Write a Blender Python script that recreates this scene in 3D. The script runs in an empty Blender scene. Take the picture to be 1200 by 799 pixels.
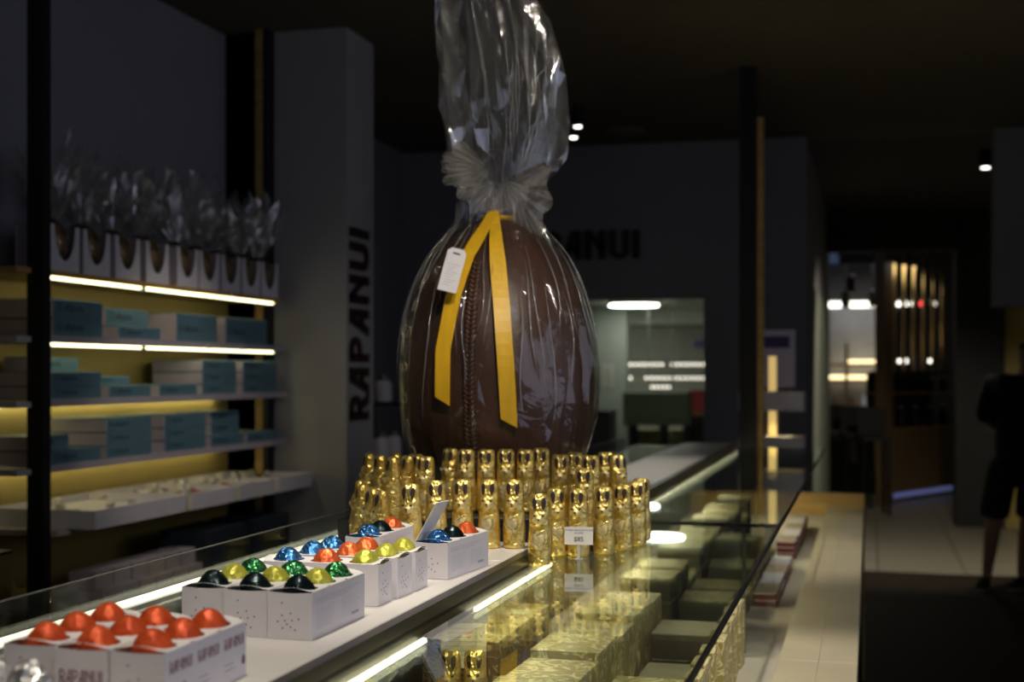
import bpy, math, random
from mathutils import Vector, Matrix, noise

# ------------------------------------------------------------------ camera, world, large lights
scene = bpy.context.scene
col = scene.collection
PI = math.pi
random.seed(7)

cam_d = bpy.data.cameras.new('camera')
cam_d.sensor_width = 36.0
cam_d.lens = 48.0
cam_d.shift_y = 37.5 / 1200.0
cam_d.clip_start = 0.05
cam_d.clip_end = 100
cam_d.dof.use_dof = True
cam_d.dof.focus_distance = 2.2
cam_d.dof.aperture_fstop = 4.0
cam = bpy.data.objects.new('camera', cam_d)
cam.location = (0, 0, 1.46)
cam.rotation_euler = (PI / 2, 0, math.atan(418 / 1600))
col.objects.link(cam)
scene.camera = cam

vs = scene.view_settings
vs.view_transform = 'Standard'
vs.look = 'None'
vs.exposure = 0.0
vs.gamma = 1.0
vs.use_curve_mapping = False

world = bpy.data.worlds.new('world')
scene.world = world
world.use_nodes = True
bg = world.node_tree.nodes['Background']
bg.inputs[0].default_value = (0.30, 0.40, 0.75, 1)
bg.inputs[1].default_value = 0.10


def area_light(name, loc, rot, sx, sy, power, color):
    d = bpy.data.lights.new(name, 'AREA')
    d.shape = 'RECTANGLE'
    d.size, d.size_y = sx, sy
    d.energy = power
    d.color = color
    o = bpy.data.objects.new(name, d)
    o.location = loc
    o.rotation_euler = rot
    col.objects.link(o)
    return o


def spot_light(name, loc, target, power, color, size=50, blend=0.6, radius=0.04):
    d = bpy.data.lights.new(name, 'SPOT')
    d.energy = power
    d.color = color
    d.spot_size = math.radians(size)
    d.spot_blend = blend
    d.shadow_soft_size = radius
    o = bpy.data.objects.new(name, d)
    o.location = loc
    v = Vector(target) - Vector(loc)
    o.rotation_euler = v.to_track_quat('-Z', 'Y').to_euler()
    col.objects.link(o)
    return o


# dusk daylight entering by the shop window in the right-hand wall
area_light('window_daylight', (2.98, 1.8, 1.75), (PI / 2, 0, PI / 2), 5.2, 1.9, 24.0, (0.74, 0.78, 1.0))
# ceiling spots added out of view to light counter, egg and shelf (their fixtures are built further down)
SPOTS = [((0.05, 0.35, 2.90), (-0.72, 1.55, 1.15), 40, 46), ((-0.05, 1.20, 2.90), (-0.72, 2.60, 1.20), 70, 44),
         ((-0.80, 1.35, 2.90), (-0.78, 1.50, 1.15), 46, 46), ((-0.85, 2.25, 2.90), (-0.75, 2.20, 1.15), 60, 44),
         ((0.25, 1.50, 2.90), (-0.84, 3.09, 1.95), 48, 34), ((-0.45, 4.40, 2.90), (-0.55, 4.80, 1.10), 44, 50),
         ((-1.35, 4.30, 2.90), (-2.50, 4.75, 0.95), 24, 46), ((-0.05, 2.70, 2.90), (-0.12, 2.90, 0.82), 72, 36)]
for p, t, w, sz in SPOTS:
    spot_light('added_spot', (p[0], p[1], p[2] - 0.08), t, w, (1.0, 0.90, 0.78), sz, 0.7)

# light of the LED strips inside the glass counter
area_light('case_strip_light', (-0.630, 2.62, 1.066), (0, 0, 0), 0.02, 1.25, 1.1, (1.0, 0.90, 0.52))
area_light('case_strip_light', (-0.630, 5.00, 1.066), (0, 0, 0), 0.02, 3.2, 9.0, (1.0, 0.90, 0.55))

# ------------------------------------------------------------------ materials
MATS = {}


def new_mat(name):
    m = bpy.data.materials.new(name)
    m.use_nodes = True
    MATS[name] = m
    nt = m.node_tree
    return m, nt, nt.nodes, nt.links, nt.nodes['Principled BSDF']


def noise_tex(nt, scale, detail=3, rough=0.5, coord='Object', dist=0.0, stretch=None):
    tc = nt.nodes.new('ShaderNodeTexCoord')
    n = nt.nodes.new('ShaderNodeTexNoise')
    n.inputs['Scale'].default_value = scale
    n.inputs['Detail'].default_value = detail
    n.inputs['Roughness'].default_value = rough
    n.inputs['Distortion'].default_value = dist
    if stretch:
        mp = nt.nodes.new('ShaderNodeMapping')
        mp.inputs['Scale'].default_value = stretch
        nt.links.new(tc.outputs[coord], mp.inputs[0])
        nt.links.new(mp.outputs[0], n.inputs['Vector'])
    else:
        nt.links.new(tc.outputs[coord], n.inputs['Vector'])
    return n


def ramp(nt, fac, stops):
    r = nt.nodes.new('ShaderNodeValToRGB')
    e = r.color_ramp.elements
    while len(e) < len(stops):
        e.new(0.5)
    for i, (p, c) in enumerate(stops):
        e[i].position = p
        e[i].color = (c[0], c[1], c[2], 1)
    nt.links.new(fac, r.inputs[0])
    return r


def plain(name, c, rough=0.6, metal=0.0, var=0.12, scale=8.0, bump=0.0, bscale=60.0, spec=0.5, stretch=None):
    m, nt, N, L, b = new_mat(name)
    n = noise_tex(nt, scale, stretch=stretch)
    lo = [max(0, x * (1 - var)) for x in c]
    hi = [min(1, x * (1 + var)) for x in c]
    r = ramp(nt, n.outputs['Fac'], [(0.3, lo), (0.7, hi)])
    L.new(r.outputs[0], b.inputs['Base Color'])
    b.inputs['Roughness'].default_value = rough
    b.inputs['Metallic'].default_value = metal
    b.inputs['Specular IOR Level'].default_value = spec
    if bump > 0:
        n2 = noise_tex(nt, bscale, 4)
        bp = N.new('ShaderNodeBump')
        bp.inputs['Strength'].default_value = bump
        bp.inputs['Distance'].default_value = 0.01
        L.new(n2.outputs['Fac'], bp.inputs['Height'])
        L.new(bp.outputs[0], b.inputs['Normal'])
    return m


def emit(name, c, s):
    m, nt, N, L, b = new_mat(name)
    b.inputs['Base Color'].default_value = (c[0], c[1], c[2], 1)
    b.inputs['Emission Color'].default_value = (c[0], c[1], c[2], 1)
    b.inputs['Emission Strength'].default_value = s
    return m


def foil(name, c, rough=0.28, bump=0.5, bscale=90.0, metal=0.9, c2=None, dist=0.004):
    m, nt, N, L, b = new_mat(name)
    n = noise_tex(nt, bscale * 0.35, 4)
    c2 = c2 or [x * 0.6 for x in c]
    r = ramp(nt, n.outputs['Fac'], [(0.35, c2), (0.65, c)])
    L.new(r.outputs[0], b.inputs['Base Color'])
    b.inputs['Metallic'].default_value = metal
    b.inputs['Roughness'].default_value = rough
    v = N.new('ShaderNodeTexVoronoi')
    v.inputs['Scale'].default_value = bscale
    tc = N.new('ShaderNodeTexCoord')
    n3 = noise_tex(nt, bscale * 0.5, 3)
    ad = N.new('ShaderNodeVectorMath')
    ad.operation = 'MULTIPLY_ADD'
    L.new(n3.outputs['Color'], ad.inputs[0])
    ad.inputs[1].default_value = (0.02, 0.02, 0.02)
    L.new(tc.outputs['Object'], ad.inputs[2])
    L.new(ad.outputs[0], v.inputs['Vector'])
    bp = N.new('ShaderNodeBump')
    bp.inputs['Strength'].default_value = bump
    bp.inputs['Distance'].default_value = dist
    L.new(v.outputs['Distance'], bp.inputs['Height'])
    L.new(bp.outputs[0], b.inputs['Normal'])
    return m


def schlick(nt, f0=0.04, power=5.0, normal=None):
    N, L = nt.nodes, nt.links
    lw = N.new('ShaderNodeLayerWeight')
    lw.inputs['Blend'].default_value = 0.5
    if normal:
        L.new(normal, lw.inputs['Normal'])
    p = N.new('ShaderNodeMath')
    p.operation = 'POWER'
    p.inputs[1].default_value = power
    L.new(lw.outputs['Facing'], p.inputs[0])
    ma = N.new('ShaderNodeMath')
    ma.operation = 'MULTIPLY_ADD'
    ma.inputs[1].default_value = 1 - f0
    ma.inputs[2].default_value = f0
    L.new(p.outputs[0], ma.inputs[0])
    return ma


def glass(name, tint=(0.955, 0.975, 0.955)):
    m, nt, N, L, b = new_mat(name)
    N.remove(b)
    out = N['Material Output']
    t = N.new('ShaderNodeBsdfTransparent')
    t.inputs[0].default_value = (*tint, 1)
    g = N.new('ShaderNodeBsdfGlossy')
    g.inputs['Roughness'].default_value = 0.005
    g.inputs[0].default_value = (0.9, 0.95, 0.92, 1)
    mx = N.new('ShaderNodeMixShader')
    f = schlick(nt, 0.03)
    L.new(f.outputs[0], mx.inputs[0])
    L.new(t.outputs[0], mx.inputs[1])
    L.new(g.outputs[0], mx.inputs[2])
    L.new(mx.outputs[0], out.inputs[0])
    return m


def cellophane(name, haze=0.06, bscale=14.0, bstr=0.35, rough=0.08, f0=0.06, bdist=0.03):
    m, nt, N, L, b = new_mat(name)
    N.remove(b)
    out = N['Material Output']
    tc = N.new('ShaderNodeTexCoord')
    nz = noise_tex(nt, bscale, 4, 0.6, dist=0.8)
    ab = N.new('ShaderNodeMath')
    ab.operation = 'SUBTRACT'
    ab.inputs[1].default_value = 0.5
    L.new(nz.outputs['Fac'], ab.inputs[0])
    ab2 = N.new('ShaderNodeMath')
    ab2.operation = 'ABSOLUTE'
    L.new(ab.outputs[0], ab2.inputs[0])
    bp = N.new('ShaderNodeBump')
    bp.inputs['Strength'].default_value = bstr
    bp.inputs['Distance'].default_value = bdist
    L.new(ab2.outputs[0], bp.inputs['Height'])
    t = N.new('ShaderNodeBsdfTransparent')
    t.inputs[0].default_value = (0.97, 0.97, 0.96, 1)
    g = N.new('ShaderNodeBsdfGlossy')
    g.inputs['Roughness'].default_value = rough
    g.inputs[0].default_value = (0.95, 0.95, 0.95, 1)
    L.new(bp.outputs[0], g.inputs['Normal'])
    f = schlick(nt, f0, 4.0, bp.outputs[0])
    mx = N.new('ShaderNodeMixShader')
    L.new(f.outputs[0], mx.inputs[0])
    L.new(t.outputs[0], mx.inputs[1])
    L.new(g.outputs[0], mx.inputs[2])
    df = N.new('ShaderNodeBsdfTranslucent')
    df.inputs[0].default_value = (0.8, 0.78, 0.74, 1)
    dd = N.new('ShaderNodeBsdfDiffuse')
    dd.inputs[0].default_value = (0.8, 0.78, 0.74, 1)
    mh = N.new('ShaderNodeMixShader')
    mh.inputs[0].default_value = 0.5
    L.new(df.outputs[0], mh.inputs[1])
    L.new(dd.outputs[0], mh.inputs[2])
    m2 = N.new('ShaderNodeMixShader')
    m2.inputs[0].default_value = haze
    L.new(mx.outputs[0], m2.inputs[1])
    L.new(mh.outputs[0], m2.inputs[2])
    L.new(m2.outputs[0], out.inputs[0])
    return m


def filigree(name, base, line, scale=38.0, rough=0.45):
    """cream card printed with a tangle of fine golden strokes"""
    m, nt, N, L, b = new_mat(name)
    n = noise_tex(nt, scale, 2, 0.5, dist=1.6)
    a = N.new('ShaderNodeMath')
    a.operation = 'SUBTRACT'
    a.inputs[1].default_value = 0.5
    L.new(n.outputs['Fac'], a.inputs[0])
    a2 = N.new('ShaderNodeMath')
    a2.operation = 'ABSOLUTE'
    L.new(a.outputs[0], a2.inputs[0])
    r = ramp(nt, a2.outputs[0], [(0.0, line), (0.020, line), (0.045, base), (1.0, base)])
    L.new(r.outputs[0], b.inputs['Base Color'])
    b.inputs['Roughness'].default_value = rough
    b.inputs['Metallic'].default_value = 0.15
    return m


plain('wall_paint', (0.27, 0.27, 0.29), 0.85, var=0.05, scale=1.5)
plain('column_paint', (0.38, 0.37, 0.36), 0.85, var=0.05, scale=1.5)
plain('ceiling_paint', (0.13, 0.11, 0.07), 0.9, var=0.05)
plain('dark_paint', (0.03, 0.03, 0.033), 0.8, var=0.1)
plain('mustard_panel', (0.50, 0.38, 0.11), 0.6, var=0.10, scale=3)
plain('gold_wood', (0.50, 0.32, 0.10), 0.5, var=0.18, scale=5, stretch=(1, 1, 8))
plain('black_metal', (0.010, 0.010, 0.011), 0.45, var=0.1)
plain('grey_metal', (0.20, 0.20, 0.19), 0.35, metal=0.6, var=0.1)
plain('dark_trim', (0.045, 0.042, 0.035), 0.35, metal=0.4, var=0.15)
plain('white_stone', (0.72, 0.69, 0.64), 0.4, var=0.04, scale=6)
plain('white_shelf', (0.60, 0.58, 0.54), 0.5, var=0.04)
plain('cream_ledge', (0.74, 0.66, 0.46), 0.35, var=0.06, scale=5)
plain('white_card', (0.74, 0.71, 0.74), 0.6, var=0.03, scale=20)
plain('white_card_top', (0.78, 0.76, 0.74), 0.6, var=0.03, scale=20)
plain('paper_tag', (0.80, 0.78, 0.80), 0.7, var=0.03)
plain('cream_paper', (0.80, 0.76, 0.55), 0.7, var=0.05)
plain('ink', (0.07, 0.05, 0.07), 0.7, var=0.1)
plain('plum_ink', (0.24, 0.10, 0.13), 0.7, var=0.1)
plain('violet_ink', (0.16, 0.13, 0.30), 0.7, var=0.1)
plain('faint_ink', (0.42, 0.40, 0.48), 0.7, var=0.1)
plain('sign_maroon', (0.035, 0.008, 0.008), 0.5, var=0.1)
plain('teal_card', (0.10, 0.20, 0.25), 0.55, var=0.08, scale=10)
plain('teal_lid', (0.18, 0.30, 0.31), 0.5, var=0.08, scale=10)
plain('navy_card', (0.02, 0.03, 0.045), 0.6, var=0.1)
plain('lilac_card', (0.45, 0.40, 0.44), 0.65, var=0.05)
plain('maroon_card', (0.16, 0.025, 0.04), 0.5, var=0.12)
plain('dark_board', (0.10, 0.085, 0.04), 0.6, var=0.15, scale=30)
plain('chocolate', (0.070, 0.030, 0.017), 0.42, var=0.22, scale=7, bump=0.25, bscale=25)
plain('dark_chocolate', (0.035, 0.014, 0.008), 0.5, var=0.2, scale=20)
plain('icing', (0.34, 0.24, 0.15), 0.6, var=0.1)
plain('ribbon', (0.86, 0.50, 0.015), 0.42, var=0.08, scale=60, stretch=(1, 1, 0.1))
plain('ear_brown', (0.030, 0.014, 0.016), 0.7, var=0.1)
plain('pale_print', (0.86, 0.70, 0.30), 0.40, metal=0.6, var=0.14, scale=120, bump=0.3, bscale=160)
plain('grey_print', (0.70, 0.60, 0.30), 0.40, metal=0.6, var=0.2, scale=120, bump=0.3, bscale=160)
plain('wood_floor', (0.022, 0.013, 0.006), 0.6, var=0.3, spec=0.2, scale=3, stretch=(8, 0.6, 1))
plain('stone_tile', (0.34, 0.31, 0.24), 0.35, var=0.08, scale=2)
plain('tile_joint', (0.10, 0.09, 0.07), 0.8, var=0.05)
plain('oak', (0.26, 0.17, 0.085), 0.55, var=0.2, scale=6, stretch=(6, 6, 0.5))
plain('pale_green_wall', (0.27, 0.30, 0.25), 0.8, var=0.05)
plain('cafe_ceiling', (0.62, 0.66, 0.58), 0.9, var=0.03)
plain('cafe_slat', (0.40, 0.40, 0.33), 0.7, var=0.1)
plain('green_slat', (0.10, 0.13, 0.07), 0.6, var=0.15)
plain('blue_tile_wall', (0.36, 0.38, 0.46), 0.6, var=0.06)
plain('basket', (0.42, 0.37, 0.20), 0.8, var=0.2, scale=40)
plain('red_poster', (0.45, 0.05, 0.06), 0.6, var=0.15)
plain('purple_board', (0.09, 0.06, 0.22), 0.6, var=0.1)
plain('lavender_board', (0.66, 0.64, 0.84), 0.6, var=0.05)
plain('brass', (0.60, 0.42, 0.16), 0.30, metal=0.9, var=0.1)
plain('black_cloth', (0.006, 0.006, 0.007), 0.9, var=0.2)
plain('skin', (0.42, 0.24, 0.17), 0.6, var=0.06)
plain('hair', (0.012, 0.009, 0.007), 0.7, var=0.2)
plain('shoe', (0.012, 0.012, 0.014), 0.6, var=0.2)
plain('sole', (0.42, 0.41, 0.40), 0.7, var=0.1)
plain('recess', (0.035, 0.033, 0.03), 0.7, var=0.1)
plain('deck_white', (0.62, 0.58, 0.50), 0.5, var=0.05)
plain('clear_plastic', (0.5, 0.5, 0.5), 0.2, var=0.05)

foil('gold_foil', (0.93, 0.76, 0.27), 0.30, 0.6, 110, 0.80, (0.72, 0.50, 0.10))
foil('orange_foil', (0.85, 0.13, 0.025), 0.42, 0.45, 70, 0.35, (0.60, 0.07, 0.015))
foil('bright_orange_foil', (0.95, 0.20, 0.05), 0.36, 0.6, 90, 0.5, (0.75, 0.11, 0.03))
foil('blue_foil', (0.12, 0.40, 0.85), 0.22, 0.9, 120, 0.85, (0.05, 0.20, 0.55))
foil('green_foil', (0.10, 0.45, 0.16), 0.22, 0.9, 110, 0.85, (0.03, 0.20, 0.06))
foil('lime_foil', (0.62, 0.62, 0.08), 0.38, 0.55, 80, 0.4, (0.46, 0.45, 0.05))
foil('dark_foil', (0.012, 0.030, 0.034), 0.25, 0.5, 60, 0.6, (0.006, 0.014, 0.016))
foil('silver_foil', (0.85, 0.84, 0.82), 0.28, 0.9, 120, 0.8, (0.6, 0.58, 0.55))
foil('red_foil', (0.75, 0.10, 0.06), 0.28, 0.9, 120, 0.6)
foil('speckled_egg', (0.30, 0.20, 0.10), 0.25, 0.7, 60, 0.4, (0.03, 0.012, 0.008))

filigree('gold_filigree', (0.42, 0.36, 0.14), (0.95, 0.88, 0.50), 17)
filigree('olive_filigree', (0.30, 0.27, 0.11), (0.74, 0.68, 0.36), 20)
plain('olive_card', (0.44, 0.42, 0.26), 0.4, var=0.1)
filigree('gold_filigree_fine', (0.46, 0.38, 0.14), (0.92, 0.84, 0.48), 24)
filigree('brown_filigree', (0.20, 0.13, 0.06), (0.62, 0.50, 0.24), 30)
filigree('cream_print', (0.66, 0.60, 0.48), (0.40, 0.25, 0.18), 30)

glass('case_glass')
glass('clear_glass', (0.93, 0.95, 0.95))
cellophane('egg_wrap', 0.016, 10.0, 0.20, 0.07, 0.065)
cellophane('crease_wrap', 0.22, 30.0, 0.2, 0.10, 0.35)
cellophane('plume_wrap', 0.035, 12.0, 0.10, 0.09, 0.19)
cellophane('gather_wrap', 0.34, 26.0, 0.5, 0.14, 0.10)
cellophane('tuft_wrap', 0.09, 20.0, 0.15, 0.14, 0.26)

emit('shelf_led', (1.0, 0.93, 0.55), 3.4)
emit('case_led', (1.0, 0.92, 0.58), 7.0)
emit('rail_led', (1.0, 0.97, 0.72), 1.1)
emit('disc_lamp', (0.95, 1.0, 0.90), 11.0)
emit('bulb_glow', (1.0, 0.93, 0.78), 1.8)
emit('hall_led', (1.0, 0.95, 0.82), 3.5)
emit('warm_led', (1.0, 0.80, 0.42), 2.2)
emit('warm_glow', (1.0, 0.70, 0.25), 0.55)
emit('red_lamp', (1.0, 0.05, 0.06), 2.5)
emit('blue_lamp', (0.35, 0.40, 1.0), 0.16)
emit('downlight_glow', (1.0, 0.95, 0.85), 6.0)


# ------------------------------------------------------------------ mesh helpers
class MB:
    def __init__(s):
        s.v, s.f = [], []

    def add(s, vs_, fs):
        o = len(s.v)
        s.v += [tuple(p) for p in vs_]
        s.f += [tuple(i + o for i in f) for f in fs]
        return s

    def box(s, x0, x1, y0, y1, z0, z1):
        return s.add([(x0, y0, z0), (x1, y0, z0), (x1, y1, z0), (x0, y1, z0), (x0, y0, z1), (x1, y0, z1), (x1, y1, z1), (x0, y1, z1)],
                     [(0, 3, 2, 1), (4, 5, 6, 7), (0, 1, 5, 4), (1, 2, 6, 5), (2, 3, 7, 6), (3, 0, 4, 7)])

    def bbox(s, x0, x1, y0, y1, z0, z1, b=0.002):
        """box with chamfered vertical and top edges"""
        pts = [(x0 + b, y0), (x1 - b, y0), (x1, y0 + b), (x1, y1 - b), (x1 - b, y1), (x0 + b, y1), (x0, y1 - b), (x0, y0 + b)]
        ins = [(x0 + 2 * b, y0 + b), (x1 - 2 * b, y0 + b), (x1 - b, y0 + 2 * b), (x1 - b, y1 - 2 * b), (x1 - 2 * b, y1 - b), (x0 + 2 * b, y1 - b), (x0 + b, y1 - 2 * b), (x0 + b, y0 + 2 * b)]
        V = [(x, y, z0) for x, y in pts] + [(x, y, z1 - b) for x, y in pts] + [(x, y, z1) for x, y in ins]
        F = [tuple(range(7, -1, -1)), tuple(range(16, 24))]
        for k in (0, 8):
            F += [(k + i, k + (i + 1) % 8, k + 8 + (i + 1) % 8, k + 8 + i) for i in range(8)]
        return s.add(V, F)

    def tube(s, p0, p1, r0, r1=None, n=10, cap=True):
        r1 = r0 if r1 is None else r1
        p0, p1 = Vector(p0), Vector(p1)
        d = (p1 - p0).normalized()
        a = d.orthogonal().normalized()
        b = d.cross(a)
        V = []
        for p, r in ((p0, r0), (p1, r1)):
            V += [p + (a * math.cos(2 * PI * i / n) + b * math.sin(2 * PI * i / n)) * r for i in range(n)]
        F = [(i, (i + 1) % n, n + (i + 1) % n, n + i) for i in range(n)]
        if cap:
            F += [tuple(range(n - 1, -1, -1)), tuple(range(n, 2 * n))]
        return s.add(V, F)

    def lathe(s, prof, n=24, c=(0, 0, 0), sx=1, sy=1):
        V, F = [], []
        for r, z in prof:
            V += [(c[0] + r * sx * math.cos(2 * PI * i / n), c[1] + r * sy * math.sin(2 * PI * i / n), c[2] + z) for i in range(n)]
        for k in range(len(prof) - 1):
            F += [(k * n + i, k * n + (i + 1) % n, (k + 1) * n + (i + 1) % n, (k + 1) * n + i) for i in range(n)]
        F += [tuple(range(n - 1, -1, -1)), tuple(range((len(prof) - 1) * n, len(prof) * n))]
        return s.add(V, F)

    def prism(s, poly, t, M=None):
        """poly in x,y extruded 0..t in z, then transformed"""
        n = len(poly)
        V = [Vector((x, y, 0)) for x, y in poly] + [Vector((x, y, t)) for x, y in poly]
        if M is not None:
            V = [M @ p for p in V]
        return s.add(V, [tuple(range(n - 1, -1, -1)), tuple(range(n, 2 * n))] + [(i, (i + 1) % n, n + (i + 1) % n, n + i) for i in range(n)])

    def build(s, name, mat, parent=None, smooth=False, kind=None, loc=None, label=None):
        me = bpy.data.meshes.new(name)
        me.from_pydata(s.v, [], s.f)
        me.update()
        me.materials.append(MATS[mat])
        if smooth:
            me.polygons.foreach_set('use_smooth', [True] * len(me.polygons))
        o = bpy.data.objects.new(name, me)
        col.objects.link(o)
        if parent:
            o.parent = parent
        if kind:
            o['kind'] = kind
        if loc:
            o.location = loc
        if label:
            o['label'] = label
        return o


def B(*a):
    return MB().box(*a)


def tag(o, label, cat, group=None):
    o['label'] = label
    o['category'] = cat
    if group:
        o['group'] = group
    return o


def thing(name, label, cat, loc=(0, 0, 0), rz=0, group=None):
    o = bpy.data.objects.new(name, None)
    o.empty_display_size = 0.05
    o.location = loc
    o.rotation_euler = (0, 0, rz)
    col.objects.link(o)
    return tag(o, label, cat, group)


def dup(root, loc, rz=0, label=None, group=None, scale=None):
    r = root.copy()
    col.objects.link(r)
    r.location = loc
    r.rotation_euler = (0, 0, rz)
    if scale:
        r.scale = (scale, scale, scale)
    if label:
        r['label'] = label
    if group:
        r['group'] = group
    for ch in list(root.children):
        c = ch.copy()
        col.objects.link(c)
        c.parent = r
        for g in ch.children:
            d = g.copy()
            col.objects.link(d)
            d.parent = c
    return r


def dup_mesh(o, loc, rz=0, label=None, group=None, parent=None, mat=None):
    c = o.copy()
    col.objects.link(c)
    c.location = loc
    c.rotation_euler = (0, 0, rz)
    if label:
        c['label'] = label
    if group:
        c['group'] = group
    if parent:
        c.parent = parent
    return c


def struct(o):
    o['kind'] = 'structure'
    return o


# lettering: heavy display capitals with slanted A, in a 1-high box; returns (list of polys, advance)
def arc_pts(cx, cy, rx, ry, a0, a1, n=8):
    return [(cx + rx * math.cos(a0 + (a1 - a0) * i / n), cy + ry * math.sin(a0 + (a1 - a0) * i / n)) for i in range(n + 1)]


def quadstrip(outer, inner):
    return [[outer[i], outer[i + 1], inner[i + 1], inner[i]] for i in range(len(outer) - 1)]


LETTER_W = 0.2


def letter_polys(ch):
    w = LETTER_W
    if ch == 'I':
        return [[(0, 0), (w, 0), (w, 1), (0, 1)]], w
    if ch == 'U':
        o = [(0, 1)] + arc_pts(0.31, 0.3, 0.31, 0.3, PI, 2 * PI, 10) + [(0.62, 1)]
        i = [(w, 1)] + arc_pts(0.31, 0.32, 0.31 - w, 0.34 - w, PI, 2 * PI, 10) + [(0.62 - w, 1)]
        return quadstrip(o, i), 0.62
    if ch == 'N':
        return [[(0, 0), (w, 0), (w, 1), (0, 1)], [(0.64 - w, 0), (0.64, 0), (0.64, 1), (0.64 - w, 1)], [(0.02, 1), (w, 1), (0.62, 0.35), (0.66 - w, 0.3)]], 0.64
    if ch == 'A':
        return [[(0, 0), (w, 0), (0.46, 1), (0.48 - w, 1)], [(0.6 - w, 0), (0.6, 0), (0.6, 1), (0.6 - w, 1)], [(0.14, 0.28), (0.5, 0.28), (0.5, 0.44), (0.2, 0.44)]], 0.6
    if ch in 'PR':
        o = [(0.1, 1)] + arc_pts(0.3, 0.7, 0.27, 0.3, PI / 2, -PI / 2, 10) + [(0.1, 0.4)]
        i = [(0.1, 1.03 - w)] + arc_pts(0.3, 0.7, 0.29 - w, 0.33 - w, PI / 2, -PI / 2, 10) + [(0.1, 0.37 + w)]
        p = [[(0, 0), (w, 0), (w, 1), (0, 1)]] + quadstrip(o, i)
        if ch == 'R':
            p.append([(0.2, 0.48), (0.36, 0.52), (0.6, 0), (0.38, 0)])
        return p, 0.58
    return [], 0.3


def word_meshes(word, h, t, M, squeeze=1.0, gap=0.12):
    """one MB per letter, placed with M (local x along text, y up, z out)"""
    out, x = [], 0
    for ch in word:
        polys, adv = letter_polys(ch)
        if ch == 'A':
            x -= 0.10
        mb = MB()
        for p in polys:
            q = [((x + a) * h * squeeze, b * h) for a, b in p]
            ar = sum(q[i][0] * q[(i + 1) % len(q)][1] - q[(i + 1) % len(q)][0] * q[i][1] for i in range(len(q)))
            if ar < 0:
                q.reverse()
            mb.prism(q, t, M)
        out.append(mb)
        x += adv + gap
    return out, x * h * squeeze


def word_width(word, h, squeeze=1.0, gap=0.12):
    return (sum(letter_polys(c)[1] + gap - (0.10 if c == 'A' else 0) for c in word) - gap) * h * squeeze


def frame(o, xdir, ydir):
    x, y = Vector(xdir).normalized(), Vector(ydir).normalized()
    z = x.cross(y)
    M = Matrix((x, y, z)).transposed().to_4x4()
    M.translation = Vector(o)
    return M


def text_mb(body, size, M, align='LEFT'):
    cu = bpy.data.curves.new('t', 'FONT')
    cu.body = body
    cu.size = size
    cu.align_x = align
    cu.offset = size * 0.012
    cu.resolution_u = 2
    o = bpy.data.objects.new('t', cu)
    col.objects.link(o)
    bpy.context.view_layer.update()
    dg = bpy.context.evaluated_depsgraph_get()
    me = o.evaluated_get(dg).to_mesh()
    mb = MB().add([M @ v.co for v in me.vertices], [tuple(p.vertices) for p in me.polygons])
    o.evaluated_get(dg).to_mesh_clear()
    bpy.data.objects.remove(o)
    bpy.data.curves.remove(cu)
    return mb


# ------------------------------------------------------------------ the room
CH = 3.0
struct(B(-3.3, 3.2, -3.1, 10.42, -0.10, 0.0).build('floor', 'wood_floor'))
fh = struct(B(-0.6, 3.2, 10.42, 19.0, -0.10, -0.012).build('floor_hallway', 'tile_joint'))
tile_me = None
for i in range(6):
    for j in range(9):
        x0, y0 = -0.55 + 0.62 * i, 10.43 + 0.62 * j
        if tile_me is None:
            t = MB().bbox(0, 0.612, 0, 0.612, -0.012, 0.0, 0.002).build('tile', 'stone_tile', fh, loc=(x0, y0, 0))
            tile_me = t
        else:
            dup_mesh(tile_me, (x0, y0, 0), parent=fh)
struct(B(-0.6, 3.2, 16.0, 19.0, -0.012, 0.0).build('floor_hallway_end', 'stone_tile'))
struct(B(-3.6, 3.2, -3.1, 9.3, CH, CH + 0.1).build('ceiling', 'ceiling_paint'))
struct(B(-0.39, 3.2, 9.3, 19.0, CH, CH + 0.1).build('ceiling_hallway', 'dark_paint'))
struct(B(-2.96, -2.84, -3.1, 5.70, 0, CH).build('wall_left', 'wall_paint'))
struct(B(-2.96, -2.60, 5.70, 5.80, 0, CH).build('wall_return', 'wall_paint'))
struct(B(-2.60, -2.25, 5.70, 6.04, 0, CH).build('wall_column', 'column_paint'))
w = MB()
w.box(-3.27, -3.15, 5.80, 9.09, 2.62, CH)
w.box(-3.27, -3.15, 8.2, 9.09, 0, 2.62)
struct(w.build('wall_left_far', 'wall_paint'))
struct(B(-3.9, -3.75, 5.8, 9.09, 0, CH).build('wall_niche', 'mustard_panel'))
struct(B(-3.75, -2.6, 5.70, 5.80, 0, CH).build('wall_niche_side', 'dark_paint'))
# far wall with the cafe opening and the hall opening
w = MB()
w.box(-3.9, -2.02, 9.09, 9.30, 0, CH)
w.box(-2.02, -1.058, 9.09, 9.30, 1.964, CH)
w.box(-2.02, -1.058, 9.09, 9.30, 0, 0.80)
w.box(-1.058, -0.39, 9.09, 9.30, 0, CH)
struct(w.build('wall_far', 'wall_paint'))
w = MB()
w.box(0.765, 3.2, 9.09, 9.30, 1.88, CH)
w.box(2.2, 3.2, 9.09, 9.30, 0, 1.88)
struct(w.build('wall_far_right', 'wall_paint'))
struct(B(-0.55, -0.39, 9.30, 14.3, 0, CH).build('wall_hallway', 'wall_paint'))
struct(B(-0.39, -0.375, 9.45, 13.9, 0, 2.07).build('door_1', 'pale_green_wall'))
struct(B(0.80, 1.24, 13.6, 14.0, 0, CH).build('wall_pillar', 'dark_paint'))
struct(B(1.24, 3.1, 13.7, 13.9, 0, CH).build('wall_alcove', 'mustard_panel'))
struct(B(-0.39, 3.1, 18.8, 19.0, 0, CH).build('wall_hallway_end', 'dark_paint'))
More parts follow.
